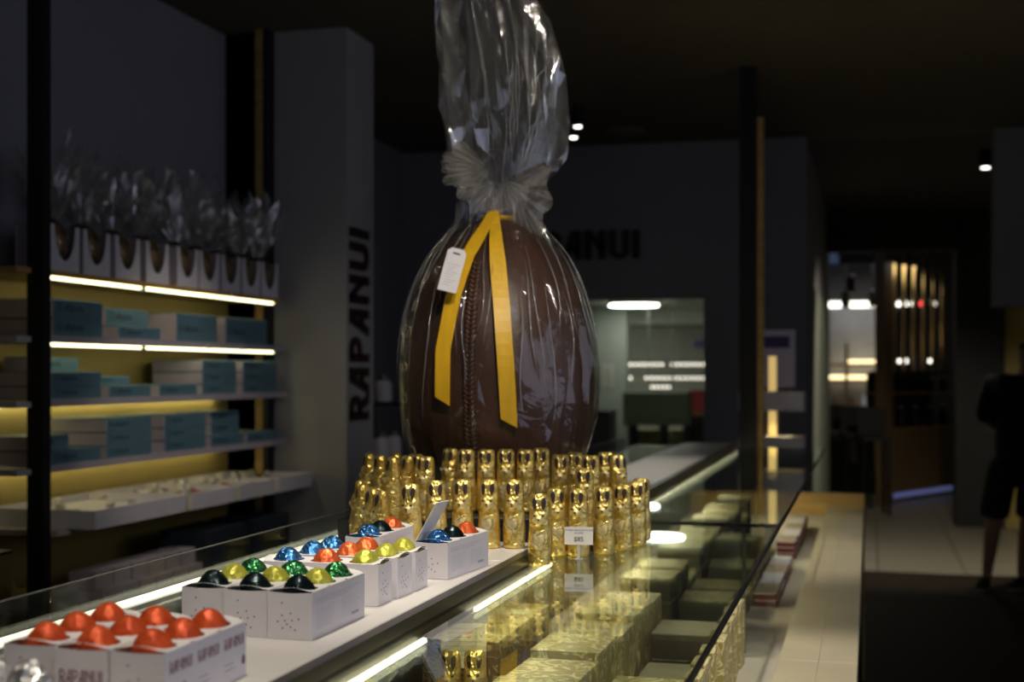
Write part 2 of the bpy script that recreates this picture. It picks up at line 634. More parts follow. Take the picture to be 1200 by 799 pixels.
struct(B(-0.39, 0.80, 13.4, 13.6, 2.62, CH).build('wall_lintel', 'dark_paint'))
# wall behind the camera, and the right-hand wall with its shop window
struct(B(-2.96, 3.2, -3.1, -2.98, 0, CH).build('wall_rear', 'wall_paint'))
w = MB()
w.box(3.1, 3.2, -2.98, -0.9, 0, CH)
w.box(3.1, 3.2, 4.5, 19, 0, CH)
w.box(3.1, 3.2, -0.9, 4.5, 0, 0.7)
w.box(3.1, 3.2, -0.9, 4.5, 2.8, CH)
struct(w.build('wall_right', 'wall_paint'))
win = struct(B(3.145, 3.155, -0.9, 4.5, 0.7, 2.8).build('window_1', 'clear_glass'))
f = MB()
for y in (-0.9, 0.88, 2.68, 4.46):
    f.box(3.12, 3.18, y, y + 0.04, 0.7, 2.8)
f.box(3.12, 3.18, -0.9, 4.5, 0.7, 0.74)
f.box(3.12, 3.18, -0.9, 4.5, 2.76, 2.8)
f.build('window_frame', 'black_metal', win)

# cafe beyond the far wall
struct(B(-5.2, -0.55, 9.30, 18.2, -0.1, 0).build('floor_cafe', 'stone_tile'))
struct(B(-5.2, -0.55, 9.30, 18.2, 2.24, 2.30).build('ceiling_cafe', 'cafe_ceiling'))
struct(B(-5.2, -5.1, 9.30, 18.2, 0, 2.24).build('wall_cafe_left', 'pale_green_wall'))
struct(B(-5.1, -0.55, 18.0, 18.2, 0, 2.24).build('wall_cafe_back', 'pale_green_wall'))
struct(B(-5.1, -0.55, 16.9, 17.1, 2.06, 2.24).build('trim_soffit', 'cafe_ceiling'))
struct(B(-5.1, -2.67, 15.4, 15.55, 0, 2.24).build('wall_cafe_partition', 'pale_green_wall'))
struct(B(-0.55, -0.50, 14.3, 18.2, 0, 2.24).build('wall_cafe_right', 'pale_green_wall'))

# ------------------------------------------------------------------ wall lettering
def wall_sign(name, label, word, h, t, M, mat, squeeze=1.0):
    root = thing(name, label, 'sign', M.translation)
    inv = Matrix.Translation(-M.translation)
    ms, _ = word_meshes(word, h, t, inv @ M, squeeze)
    for m in ms:
        m.build('letter', mat, root)
    return root


L7 = word_width('RAPANUI', 0.23)
wall_sign('wall_sign', 'maroon RAPANUI lettering running up the side of the pale column', 'RAPANUI', 0.23, 0.012,
          frame((-2.25, 5.955, 1.245), (0, 0, 1), (0, -1, 0)), 'sign_maroon', 0.87 / L7)
L7 = word_width('RAPANUI', 0.19)
wall_sign('wall_sign', 'dark RAPANUI lettering across the far wall behind the giant egg', 'RAPANUI', 0.195, 0.02,
          frame((-1.51 - 0.93, 9.09, 2.228), (1, 0, 0), (0, 0, 1)), 'sign_maroon', 0.93 / L7)

# ------------------------------------------------------------------ the display counter
Y0, Y1, YJ = 0.95, 6.70, 3.30
ctr = thing('display_counter', 'long glass-topped chocolate counter with white centre strip and cream front ledge', 'counter', (-0.6, 3.8, 0))
CX, CY = -0.6, 3.8


def cp(mb, name, mat, parent=ctr, label=None):
    mb.v = [(x - CX, y - CY, z) for x, y, z in mb.v]
    return mb.build(name, mat, parent, label=label)


def cbox(name, mat, *a, parent=ctr, label=None):
    return cp(B(*a), name, mat, parent, label)


cbox('body', 'recess', -1.10, -0.03, Y0, Y1, 0.0, 0.76)
cbox('deck', 'deck_white', -1.08, -0.195, Y0, Y1, 0.76, 0.78)
cbox('strip_support', 'recess', -0.87, -0.845, Y0, Y1, 0.78, 1.09)
cbox('back_wall', 'recess', -1.12, -1.08, Y0, Y1, 0.76, 1.06)
cbox('inner_shelf', 'recess', -1.08, -0.87, Y0, Y1, 1.0, 1.01)
for k in range(4):                                   # the white strip slabs
    a, b_ = Y0 + (Y1 - Y0) * k / 4, Y0 + (Y1 - Y0) * (k + 1) / 4
    cp(MB().bbox(-0.870, -0.640, a + 0.001, b_ - 0.001, 1.098, 1.12, 0.002), 'strip_slab', 'white_stone')
cbox('strip_edge_trim', 'dark_trim', -0.642, -0.622, Y0, Y1, 1.072, 1.1185)
cbox('glass_pane', 'case_glass', -0.622, -0.205, Y0, YJ - 0.004, 1.094, 1.100)
cbox('glass_pane', 'case_glass', -0.622, -0.205, YJ + 0.004, Y1, 1.094, 1.100)
cbox('glass_pane', 'case_glass', -1.085, -0.872, Y0, Y1, 1.100, 1.106)
cbox('divider_glass', 'clear_glass', -0.62, -0.215, YJ - 0.003, YJ + 0.003, 0.79, 1.092)
cbox('divider_edge', 'grey_metal', -0.292, -0.284, YJ - 0.006, YJ - 0.003, 0.79, 1.090)
cbox('pane_joint', 'black_metal', -0.622, -0.205, YJ - 0.004, YJ + 0.004, 1.092, 1.1005)
cbox('pane_edge', 'black_metal', -0.2068, -0.2025, Y0, Y1, 1.091, 1.1008)
cbox('back_glass', 'case_glass', -1.122, -1.116, Y0, Y1 - 0.3, 1.02, 1.155)
cbox('glass_rim', 'grey_metal', -1.1225, -1.1155, Y0, Y1 - 0.3, 1.155, 1.1565)
cbox('back_rail', 'white_shelf', -1.112, -1.088, Y0, Y1, 1.085, 1.105)
cbox('rail_light', 'rail_led', -1.110, -1.090, Y0, 3.0, 1.105, 1.110)
cbox('case_light_housing', 'white_shelf', -0.660, -0.618, Y0, Y1, 1.070, 1.0718)
for a, b_ in ((1.42, 1.86), (2.12, 2.66), (3.34, Y1)):
    cbox('case_light', 'case_led', -0.618, -0.612, a, b_, 1.075, 1.081 if a < 3 else 1.0775)
for k in range(8):                                   # cream ledge slabs along the front
    a, b_ = Y0 + (Y1 - Y0) * k / 8, Y0 + (Y1 - Y0) * (k + 1) / 8
    cp(MB().bbox(-0.195, -0.108, a + 0.0004, b_ - 0.0004, 0.76, 0.82, 0.0006), 'ledge_slab', 'cream_ledge')
    cp(MB().bbox(-0.1075, -0.024, a + 0.0004, b_ - 0.0004, 0.76, 0.82, 0.0006), 'ledge_slab', 'cream_ledge')
cbox('front_panel', 'oak', -0.045, -0.03, Y0, Y1, 0.05, 0.758)
cbox('end_panel', 'gold_wood', -1.10, -0.02, Y1 + 0.003, Y1 + 0.04, 0.0, 0.885, label='golden wood end board')

# ------------------------------------------------------------------ shelf unit on the left wall
SX0, SX1, SY0, SY1 = -2.838, -2.53, 3.72, 5.62
su = thing('wall_shelf', 'tall lit wall shelving with black post and mustard back panel', 'shelf', (-2.6, 4.7, 0))


def sp(name, mat, *a, parent=su, label=None):
    mb = B(*a)
    mb.v = [(x + 2.6, y - 4.7, z) for x, y, z in mb.v]
    return mb.build(name, mat, parent, label=label)


sp('back_panel', 'mustard_panel', -2.839, -2.825, 2.2, 5.695, 0.0, 1.80)
sp('front_post', 'black_metal', -2.545, -2.490, 3.745, 3.79, 0, CH)
sp('rear_post', 'gold_wood', -2.66, -2.625, 5.63, 5.69, 0, CH)
sp('rear_post_strip', 'black_metal', -2.622, -2.603, 5.63, 5.69, 0, CH)
SZ = [1.79, 1.575, 1.370, 1.160, 0.957, 0.70]
for i, z in enumerate(SZ):
    x1 = SX1 if i < 4 else (-2.50 if i == 4 else -2.37)
    sh = sp('shelf_board', 'gold_wood' if i == 0 else 'white_shelf', SX0 + 0.014, x1, (SY0 - 0.05 if i < 4 else 3.84), SY1 + (0.0 if i == 0 else 0.06), z - 0.018, z)
    if i > 0 and i != 4:
        sp('shelf_lip', 'lilac_card', x1 - 0.002, x1 + 0.006, SY0 + 0.085, SY1 + 0.06, z - 0.018, z + 0.006)
for i in range(2):
    z = SZ[i] - 0.018
    for a, b_ in ((3.82, 4.42), (4.44, 5.55)):
        led = sp('led_strip', 'shelf_led', SX1 - 0.022, SX1 - 0.004, a, b_, z - 0.0105, z - 0.001)
    sp('led_clip', 'grey_metal', SX1 - 0.024, SX1 + 0.002, 4.42, 4.44, z - 0.018, z - 0.001)
for i in (2, 3):
    z = SZ[i] - 0.018
    sp('led_strip', 'shelf_led', SX0 + 0.03, SX0 + 0.045, 3.82, 5.55, z - 0.009, z - 0.001)
for z, a in ((SZ[1], 4.90), (SZ[1], 5.2), (SZ[0], 5.1)):
    sp('shelf_clip', 'clear_plastic', SX1 + 0.0065, SX1 + 0.014, a, a + 0.03, z - 0.02, z + 0.004)

# ------------------------------------------------------------------ teal candy boxes
def teal_box(L, D, Hh, lid=True):
    """front face to +X; origin at front-left-bottom (y=0 end nearest the counter's start)"""
    key = (L, D, Hh)
    r = thing('candy_box', 'x', 'box', group='teal sweet boxes on the lit shelves')
    MB().bbox(-D, 0, 0.004, L - 0.004, 0, Hh, 0.002).build('sleeve', 'teal_card', r)
    B(-D + 0.002, -0.002, 0.002, 0.004, 0.001, Hh - 0.003).build('end_panel', 'lilac_card', r, label='pale end of the box')
    B(-D + 0.002, -0.002, L - 0.004, L - 0.002, 0.001, Hh - 0.003).build('end_panel', 'lilac_card', r, label='pale end of the box')
    B(-D + 0.003, -0.003, 0.006, L - 0.006, Hh, Hh + 0.0008).build('lid', 'teal_lid', r)
    M = frame((0.0004, 0.02, Hh * 0.40), (0, 1, 0), (0, 0, 1))
    text_mb('12 alfajores' if L > 0.15 else 'alfajores', min(0.034, Hh * 0.6), M).build('print', 'navy_card', r, label='dark printed lettering')
    return r


box_protos = {}
N_LBL = {0: 'bottom', 1: 'middle', 2: 'top'}


def put_box(y, z, L, D, Hh, label, dx=0.0, rz=0.0):
    k = (L, D, Hh)
    loc = (SX1 - 0.012 + dx, y, z + 0.0005)
    if k not in box_protos:
        r = teal_box(L, D, Hh)
        box_protos[k] = r
        r.location = loc
        r.rotation_euler = (0, 0, rz)
        r['label'] = label
        return r
    return dup(box_protos[k], loc, rz, label)


z = SZ[1]
put_box(3.88, z, 0.30, 0.26, 0.062, 'wide teal sweet box under its twin beside the black post')
put_box(3.88, z + 0.0635, 0.30, 0.26, 0.062, 'wide teal sweet box stacked on its twin beside the black post')
put_box(4.275, z, 0.30, 0.24, 0.05, 'low teal sweet box in front of a tall teal box')
put_box(4.275, z + 0.0515, 0.30, 0.18, 0.062, 'teal box set back on a low box, second stack on upper lit shelf', dx=-0.05)
put_box(4.69, z, 0.34, 0.24, 0.113, 'tall plain teal box, third on the upper lit shelf')
put_box(5.10, z, 0.40, 0.24, 0.113, 'tall plain teal box beside the golden rear post')

z = SZ[2]
h = 0.046
stk = [(3.87, 0.30, 2, 'post-side stack, second shelf'), (4.215, 0.29, 1, 'low stack after the post stack, second shelf'),
       (4.56, 0.30, 1, 'single box before the tall stack, second shelf'), (4.90, 0.30, 3, 'tall stack mid second shelf'),
       (5.26, 0.34, 3, 'column-side tall stack, second shelf')]
for y, L, n, d in stk:
    for k in range(n):
        put_box(y, z + k * (h + 0.0015), L, 0.22, h, 'teal sweet box, %s layer, %s' % (('bottom', 'second', 'third')[k], d))
put_box(3.90, z + 2 * (h + 0.0015), 0.26, 0.12, h, 'teal sweet box set back on top of the post stack, second shelf', dx=-0.08)
put_box(4.22, z + h + 0.0015, 0.22, 0.14, 0.03, 'thin teal box lying on the low second-shelf stack', dx=-0.05)

z = SZ[3]
stk = [(3.87, 0.30, 1, 'post-side box, third shelf'), (4.20, 0.31, 3, 'tall pale-sided stack, third shelf'),
       (4.60, 0.33, 3, 'broad tall stack, third shelf'), (4.97, 0.30, 1, 'flat box after the broad stack, third shelf'),
       (5.30, 0.32, 1, 'column-side flat box, third shelf')]
for y, L, n, d in stk:
    for k in range(n):
        put_box(y, z + k * (h + 0.0015), L, 0.22, h, 'teal sweet box, %s layer, %s' % (('bottom', 'second', 'third')[k], d))
put_box(3.86, z + h + 0.0015, 0.24, 0.12, h, 'teal sweet box set back on the post box of the third shelf', dx=-0.08)
for k in range(2):
    put_box(5.05, z + (k + 1) * (h + 0.0015), 0.26, 0.16, h, 'teal box %s above the flat box, column end of third shelf' % ('just' if k == 0 else 'second'), dx=-0.04)

# low dark shelf with pale little boxes
lb = MB().bbox(-0.10, 0, 0, 0.105, 0, 0.055, 0.002).build('carton', 'lilac_card', loc=(-2.40, 3.95, SZ[5] + 0.0005))
tag(lb, 'pale lilac carton on the dark bottom shelf, lower layer, first from the post', 'carton', 'cartons on the bottom shelf')
for k in range(1, 12):
    r_, c_ = divmod(k, 6)
    dup_mesh(lb, (-2.40 - 0.03 * r_, 3.95 + 0.115 * c_ - (0.10 if r_ else 0) + 0.10 * r_, SZ[5] + 0.0005 + r_ * 0.0565), 0, 'pale lilac carton on the dark bottom shelf, %s layer, %s from the post' % (('lower', 'upper')[r_], ('first', 'second', 'third', 'fourth', 'fifth', 'sixth')[c_]))
nb = MB().bbox(-0.2, 0, 0, 0.34, 0, 0.16, 0.002).build('carton', 'navy_card', loc=(-2.42, 4.70, SZ[5] + 0.0005))
tag(nb, 'large navy carton on the dark bottom shelf beside the lilac cartons', 'carton')
nb2 = dup_mesh(nb, (-2.42, 5.12, SZ[5] + 0.0005))
tag(nb2, 'large navy carton on the dark bottom shelf near the column', 'carton')

# white sweet trays on the deep shelf
cand = MB()
prof = []
for k in range(7):
    a = -PI / 2 + PI * k / 6
    prof.append((0.017 * math.cos(a) + 0.0005, 0.010 * math.sin(a) + 0.010))
cand.lathe(prof, 10)
cand.v = [(x * (1 + 0.25 * noise.noise(Vector((x * 90, y * 90, z * 90)))), y * (1 + 0.25 * noise.noise(Vector((x * 90 + 5, y * 90, z * 90)))), z) for x, y, z in cand.v]
cand_s = None
zt = SZ[4]
for k, (y0, L, nm) in enumerate(((3.90, 0.60, 'nearest the black post'), (4.54, 0.36, 'second along from the black post'), (4.93, 0.34, 'third along from the black post'), (5.30, 0.36, 'at the column end'))):
    tr = thing('sweet_tray', 'shallow white tray of foil sweets %s' % nm, 'tray', (-2.60, y0, zt + 0.0005), 0, 'white trays on the deep shelf')
    m = MB()
    m.box(-0.2, 0.2, 0, L, 0, 0.006)
    m.box(-0.2, 0.2, 0, 0.006, 0.006, 0.06)
    m.box(-0.2, 0.2, L - 0.006, L, 0.006, 0.06)
    m.box(-0.2, -0.194, 0.006, L - 0.006, 0.006, 0.06)
    m.box(0.194, 0.2, 0.006, L - 0.006, 0.006, 0.06)
    m.build('tray_body', 'white_card', tr)
    B(-0.193, 0.193, 0.007, L - 0.007, 0.006, 0.032).build('liner', 'white_card_top', tr)
    n = 22 if k else 12
    if k:
        B(0.2005, 0.2025, -0.028, 0.004, 0.002, 0.058).build('price_strip', 'cream_paper', tr, label='pale yellow strip')
    for q in range(n):
        mat = 'silver_foil'
        nmx = 'silver'
        if k in (1, 2) and q % 6 == 1:
            mat, nmx = 'red_foil', 'red'
        x, y = -2.60 + random.uniform(-0.12, 0.15), y0 + 0.035 + (L - 0.07) * ((q + 0.5) / n if k else random.random() * 0.8 + 0.1)
        zz = zt + 0.033 + (0.018 if q % 3 == 0 else 0.0)
        c = MB()
        c.v, c.f = list(cand.v), list(cand.f)
        if (mat, 'c') in box_protos:
            o = dup_mesh(box_protos[(mat, 'c')], (x, y, zz), random.random() * 6)
        else:
            o = c.build('foil_sweet', mat, smooth=True, loc=(x, y, zz))
            box_protos[(mat, 'c')] = o
        tag(o, '%s foil-wrapped sweet in the white tray %s' % (nmx, nm), 'sweet', 'foil sweets %s' % nm)

# ------------------------------------------------------------------ cradled eggs with cellophane tufts on the top shelf
def tuft(seed, r0, r1, hh):
    """frizz of crumpled film strips fanning up from the tied neck"""
    rnd = random.Random(seed)
    mb = MB()
    for k in range(80):
        a = rnd.uniform(0, 2 * PI)
        lean = rnd.uniform(0.05, 1.7)
        ln = hh * rnd.uniform(0.35, 1.15)
        p = Vector((r0 * 0.7 * math.cos(a), r0 * 0.7 * math.sin(a), 0))
        d = Vector((lean * math.cos(a) * r1 / hh * 1.3, lean * math.sin(a) * r1 / hh * 1.3, 1.0)).normalized()
        w_ = rnd.uniform(0.003, 0.015)
        sd = d.orthogonal().normalized()
        sd.rotate(Matrix.Rotation(rnd.uniform(0, 6.3), 3, d))
        V = []
        ns = 5
        for q in range(ns + 1):
            t = q / ns
            ww = w_ * (0.35 + 1.1 * t) * (1.0 if q < ns else 0.25)
            jv = Vector((rnd.uniform(-1, 1), rnd.uniform(-1, 1), rnd.uniform(-1, 1))) * 0.014 * (t + 0.2)
            V += [p + d * ln * t + sd * ww + jv, p + d * ln * t - sd * ww - jv * 0.6]
        mb.add(V, [(2 * q, 2 * q + 1, 2 * q + 3) for q in range(ns)] + [(2 * q, 2 * q + 3, 2 * q + 2) for q in range(ns)])
    return mb


cw, chh, cd = 0.165, 0.150, 0.13
crd = thing('egg_cradle', 'x', 'egg box', group='white cradles on the top shelf')
poly = [(0, 0), (cw, 0), (cw, chh), (cw - 0.022, chh)]
poly += [(cw / 2 + (cw / 2 - 0.022) * math.cos(a), chh - 0.115 * math.sin(a)) for a in [PI * k / 14 for k in range(1, 14)]]
poly += [(0.022, chh), (0, chh)]
for x, nm in ((-0.006, 'front_panel'), (-cd, 'back_panel')):
    # split the concave outline into quads down to the base line
    m = MB()
    top = poly[3:-1]
    top = [(cw, chh)] + top + [(0, chh)]
    M = frame((x, 0, 0), (0, 1, 0), (0, 0, 1))
    for i in range(len(top) - 1):
        (a0, b0), (a1, b1) = top[i], top[i + 1]
        if abs(a0 - a1) > 1e-6:
            m.prism([(a1, 0), (a0, 0), (a0, b0), (a1, b1)], 0.004, M)
    m.build(nm, 'white_card', crd)
for y in (0.001, cw - 0.005):
    B(-cd + 0.004, -0.006, y, y + 0.004, 0.003, chh).build('side_panel', 'lilac_card', crd)
B(-cd + 0.004, -0.006, 0.005, cw - 0.005, 0.0, 0.003).build('base_panel', 'white_card', crd)
eg = MB()
prof = [(0.0655 * math.sin(PI * k / 14) * (1.0 - 0.10 * (k / 14 - 0.5)), -0.085 * math.cos(PI * k / 14)) for k in range(15)]
prof[0] = (0.002, prof[0][1])
prof[-1] = (0.002, prof[-1][1])
eg.lathe(prof, 20)
NAMES9 = ['nearest the black post', 'second from the black post', 'third from the black post', 'fourth from the black post', 'in the middle of the row',
          'fourth from the rear post', 'third from the rear post', 'second from the rear post', 'nearest the rear post']
ys = [3.86, 4.05, 4.25, 4.46, 4.69, 4.87, 5.06, 5.25, 5.435]
for k, y in enumerate(ys):
    zb = SZ[0] + 0.0005
    if k == 0:
        crd.location = (SX1 - 0.005, y, zb)
        crd['label'] = 'white scooped card cradle %s on the top shelf' % NAMES9[0]
    else:
        dup(crd, (SX1 - 0.005, y, zb), 0, 'white scooped card cradle %s on the top shelf' % NAMES9[k])
    e = thing('wrapped_egg', 'cellophane-tufted dark egg in the cradle %s' % NAMES9[k], 'easter egg',
              (SX1 - 0.005 - cd / 2, y + cw / 2, zb + 0.095), 0, 'wrapped eggs on the top shelf')
    ee = MB()
    ee.v, ee.f = eg.v, eg.f
    ee.build('egg', 'speckled_egg', e, smooth=True)
    tuft(k + 3, 0.035, 0.070 + 0.012 * math.sin(k * 2), 0.21 + 0.05 * math.sin(k * 1.7 + 1) + (0.06 if k == 2 else 0)).build('cellophane_tuft', 'tuft_wrap', e, loc=(0, 0, 0.082)).scale = (1.2, 0.62, 1)
e = thing('wrapped_egg', 'cellophane-wrapped dark egg on the shelf stub left of the black post', 'easter egg', (-2.66, 3.30, 1.905), 0)
ee = MB()
ee.v, ee.f = eg.v, eg.f
ee.build('egg', 'speckled_egg', e, smooth=True)
tuft(44, 0.035, 0.15, 0.24).build('cellophane_tuft', 'tuft_wrap', e, loc=(0, 0, 0.082))
st = thing('side_shelf', 'dark shelf stub with mustard wall behind, left of the black post', 'shelf', (-2.7, 3.2, 0))
B(-0.12, 0.12, -0.5, 0.45, 1.802, 1.82).build('shelf_board', 'dark_trim', st)
B(-0.12, 0.17, -0.5, 0.45, 0.91, 0.92).build('shelf_board', 'dark_trim', st)
B(-0.12, -0.10, -0.5, 0.45, 0.0, 1.80).build('side_back', 'mustard_panel', st)

# ------------------------------------------------------------------ foil eggs in white boxes
BW, BL, BH = 0.061, 0.183, 0.060


def make_egg_box(words=False, front_word=False):
    """long axis +Y, decorated front at y=0, right side x=+BW"""
    r = thing('egg_box', 'x', 'box')
    m = MB()
    t = 0.0015
    m.box(0, BW, 0, BL, 0, t)
    m.box(0, t, 0, BL, t, BH)
    m.box(BW - t, BW, 0, BL, t, BH)
    sag = 0.003
    n = 8
    for (y0, y1) in ((0, t), (BL - t, BL)):
        for i in range(n):
            xa, xb = t + (BW - 2 * t) * i / n, t + (BW - 2 * t) * (i + 1) / n
            m.box(xa, xb, y0, y1, t, BH - sag * math.sin(PI * (i + 0.5) / n) * 0.5)
    m.build('box_body', 'white_card', r)
    # top sheet with three round openings, bowed up at both ends
    top = MB()
    ns = 32

    def zt_(x, y):
        e = min(y, BL - y)
        arch = 0.0055 * math.exp(-(e / 0.012) ** 2)
        return BH + 0.0004 + arch * (1 - (2 * x / BW - 1) ** 2)
    cell = BL / 3
    for c in range(3):
        cx, cy = BW / 2, cell * (c + 0.5)
        rings = []
        for q in range(5):
            s_ = q / 4
            ring = []
            for i in range(ns):
                a = 2 * PI * (i + 0.5) / ns
                ca, sa = math.cos(a), math.sin(a)
                k = min((BW / 2) / max(abs(ca), 1e-6), (cell / 2) / max(abs(sa), 1e-6))
                p0 = (0.0240 * ca, 0.0240 * sa)
                p1 = (k * ca, k * sa)
                x, y = cx + p0[0] + (p1[0] - p0[0]) * s_, cy + p0[1] + (p1[1] - p0[1]) * s_
                ring.append((x, y, zt_(x, y)))
            rings.append(ring)
        V = [p for ring in rings for p in ring]
        F = []
        for q in range(4):
            F += [(q * ns + i, q * ns + (i + 1) % ns, (q + 1) * ns + (i + 1) % ns, (q + 1) * ns + i)[::-1] for i in range(ns)]
        top.add(V, F)
        # square corners
        for (qx, qy) in ((0, 0), (1, 0), (1, 1), (0, 1)):
            pass
    top.build('top_panel', 'white_card_top', r, smooth=True)
    if front_word:
        M = frame((0.006, -0.0003, 0.024), (1, 0, 0), (0, 0, 1))
        ms, _ = word_meshes('RAPANUI', 0.0145, 0.0002, M, 0.049 / word_width('RAPANUI', 0.0145))
        pm = MB()
        for q in ms:
            pm.add(q.v, q.f)
        pm.build('front_print', 'plum_ink', r, label='RAPANUI print')
    else:
        dm = MB()
        for (x, z_) in ((0.020, 0.046), (0.020, 0.030), (0.032, 0.033), (0.014, 0.022), (0.024, 0.0235), (0.034, 0.024), (0.043, 0.026), (0.021, 0.014), (0.032, 0.0155), (0.038, 0.012), (0.027, 0.019)):
            dm.prism([(0.0011 * math.cos(2 * PI * i / 8), 0.0011 * math.sin(2 * PI * i / 8)) for i in range(8)], 0.0002, frame((x, -0.0001, z_), (1, 0, 0), (0, 0, 1)))
        dm.build('dot_print', 'ink', r, label='cluster of dark dots')
    sp_ = MB()
    if words:
        for q, y in enumerate((0.010, 0.070, 0.130)):
            M = frame((BW + 0.0001, y, 0.037), (0, 1, 0), (0, 0, 1))
            ms, _ = word_meshes('RAPANUI', 0.012, 0.0002, M, 0.046 / word_width('RAPANUI', 0.012))
            for k in ms:
                sp_.add(k.v, k.f)
            if q != 1:
                sp_.prism([(0.005 * math.cos(2 * PI * i / 10) * 0.8, 0.0055 * math.sin(2 * PI * i / 10)) for i in range(10)], 0.0002, frame((BW + 0.0001, y + 0.030 + 0.008 * q, 0.019), (0, 1, 0), (0, 0, 1)))
            sp_.box(BW, BW + 0.0002, y, y + 0.022, 0.020, 0.0206)
            sp_.box(BW, BW + 0.0002, y, y + 0.026, 0.014, 0.0146)
        sp_.build('side_print', 'plum_ink', r, label='RAPANUI print repeated along the side')
    else:
        for k in range(3):
            sp_.box(BW, BW + 0.0002, 0.012, 0.012 + 0.15 - 0.02 * k, 0.0495 - 0.003 * k, 0.0500 - 0.003 * k)
        for k in range(9):
            sp_.box(BW, BW + 0.0002, 0.014, 0.075 - 0.006 * (k % 3), 0.036 - 0.003 * k, 0.0363 - 0.003 * k)
            sp_.box(BW, BW + 0.0002, 0.10, 0.165 - 0.006 * ((k + 1) % 3), 0.036 - 0.003 * k, 0.0363 - 0.003 * k)
        sp_.box(BW, BW + 0.0002, 0.135, 0.160, 0.010, 0.014)
        sp_.build('side_print', 'faint_ink', r, label='faint printed text')
    return r


ZS = 1.1205
LETTER_W = 0.14
bx_plain = make_egg_box()
bx_word = make_egg_box(words=True)
bx_front = make_egg_box(words=True, front_word=True)
LETTER_W = 0.2


def egg_mesh(seed, mat, crk):
    rnd = random.Random(seed)
    m = MB()
    n, mm = 28, 16
    V, F = [], []
    for j in range(mm + 1):
        a = PI * j / mm
        for i in range(n):
            b_ = 2 * PI * i / n
            p = Vector((math.sin(a) * math.cos(b_), math.sin(a) * math.sin(b_), -math.cos(a)))
            d = 1 + crk * (noise.noise(p * 2.3 + Vector((seed, 0, 0))) + 1.0 * abs(noise.noise(p * 3.4 + Vector((0, seed, 0)))) - 0.2)
            # foil pleats gathered towards the tip
            d += crk * 0.35 * math.sin(7 * b_ + seed) * max(0, p.z) ** 2 * (1 - p.z)
            d = min(d, 1.0 + 0.03 * (d - 1.0)) if d > 1 else d
            zf = 0.031 if p.z > 0 else 0.027
            cn = 1 - 0.10 * max(0, p.z - 0.3)
            V.append((p.x * 0.0233 * d * cn, p.y * 0.0233 * d * cn, p.z * zf * (1 + 0.5 * (d - 1))))
    for j in range(mm):
        F += [(j * n + i, j * n + (i + 1) % n, (j + 1) * n + (i + 1) % n, (j + 1) * n + i) for i in range(n)]
    return m.add(V, F)


EGGM = {}


def put_egg(p, mat, label, group, rz):
    k = (mat, random.randrange(3))
    if k not in EGGM:
        o = egg_mesh(k[1] * 3.7 + len(mat), mat, 0.10 if mat in ('orange_foil', 'lime_foil', 'dark_foil') else 0.15).build('foil_egg', mat, smooth=True, loc=p)
        EGGM[k] = o
    else:
        o = dup_mesh(EGGM[k], p, rz)
    o.rotation_euler = (random.uniform(-0.12, 0.12), random.uniform(-0.12, 0.12), rz)
    tag(o, label, 'chocolate egg', group)
    return o


CN = {'orange_foil': 'orange', 'bright_orange_foil': 'bright orange', 'blue_foil': 'blue', 'green_foil': 'green', 'lime_foil': 'lime yellow', 'dark_foil': 'black-green'}
first_used = set()


def place_box(proto, x, y, rz, label, group, eggs, eggdesc):
    if proto not in first_used:
        first_used.add(proto)
        r = proto
        r.location = (x, y, ZS)
        r.rotation_euler = (0, 0, rz)
        r['label'] = label
    else:
        r = dup(proto, (x, y, ZS), rz, label)
    if group:
        r['group'] = group
    M = Matrix.Translation((x, y, ZS)) @ Matrix.Rotation(rz, 4, 'Z')
    for k, mat in enumerate(eggs):
        p = M @ Vector((BW / 2, BL / 3 * (k + 0.5), BH - 0.0118))
        lab = '%s foil egg %s%s' % (CN[mat], eggdesc, (', near hole', ', middle hole', ', far hole')[k] if eggs[0] == eggs[1] else '')
        if eggs[0] == eggs[1]:
            lab = lab.replace('near hole', 'hole at the printed end').replace('far hole', 'hole at the plain end')
        put_egg(p, mat, lab, '%s eggs %s' % (CN[mat], eggdesc), random.random() * 6)
    return r


G1, G2, G3 = 'orange egg boxes on the white strip', 'dark, lime and green egg boxes', 'lime, orange and blue egg boxes'
of = ['orange_foil'] * 3
place_box(bx_word, -0.867, 1.235, 0.01, 'white egg box of orange eggs at the back of its trio', G1, of, 'in back box of orange trio')
place_box(bx_front, -0.803, 1.228, 0.0, 'white egg box with RAPANUI on its end, middle of the orange trio', G1, of, 'in middle box of orange trio')
place_box(bx_word, -0.739, 1.228, 0.0, 'white egg box of orange eggs with RAPANUI along its open side', G1, of, 'in front box of orange trio')
tri = ['dark_foil', 'lime_foil', 'green_foil']
place_box(bx_plain, -0.871, 1.622, 0.015, 'white egg box with black, lime and green eggs, back of its trio', G2, tri, 'in the back box of the dark-lime-green trio')
place_box(bx_plain, -0.808, 1.616, 0.0, 'white egg box with black, lime and green eggs, middle of its trio', G2, tri, 'in the middle box of the dark-lime-green trio')
place_box(bx_plain, -0.745, 1.613, -0.01, 'white egg box with black, lime, green eggs, text side toward the glass', G2, tri, 'in the front box of the dark-lime-green trio')
tri2 = ['lime_foil', 'bright_orange_foil', 'blue_foil']
for k, y in enumerate((1.872, 1.945, 2.017)):
    nm = ('next to the green eggs', 'in the middle', 'next to the box with the raised flap')[k]
    place_box(bx_plain, -0.690 + 0.004 * k, y, PI / 2 + (0.02, -0.03, 0.01)[k], 'sideways egg box of lime, orange, blue eggs %s' % nm, G3, tri2, 'in the sideways box %s' % nm)
tri3 = ['blue_foil', 'dark_foil', 'bright_orange_foil']
bl = place_box(bx_plain, -0.730, 2.150, -0.10, 'white egg box with a raised flap, blue black and orange eggs', None, tri3, 'in the box with the raised flap')
fl = MB()
fl.box(0, 0.0012, 0, 0.055, 0, 0.075)
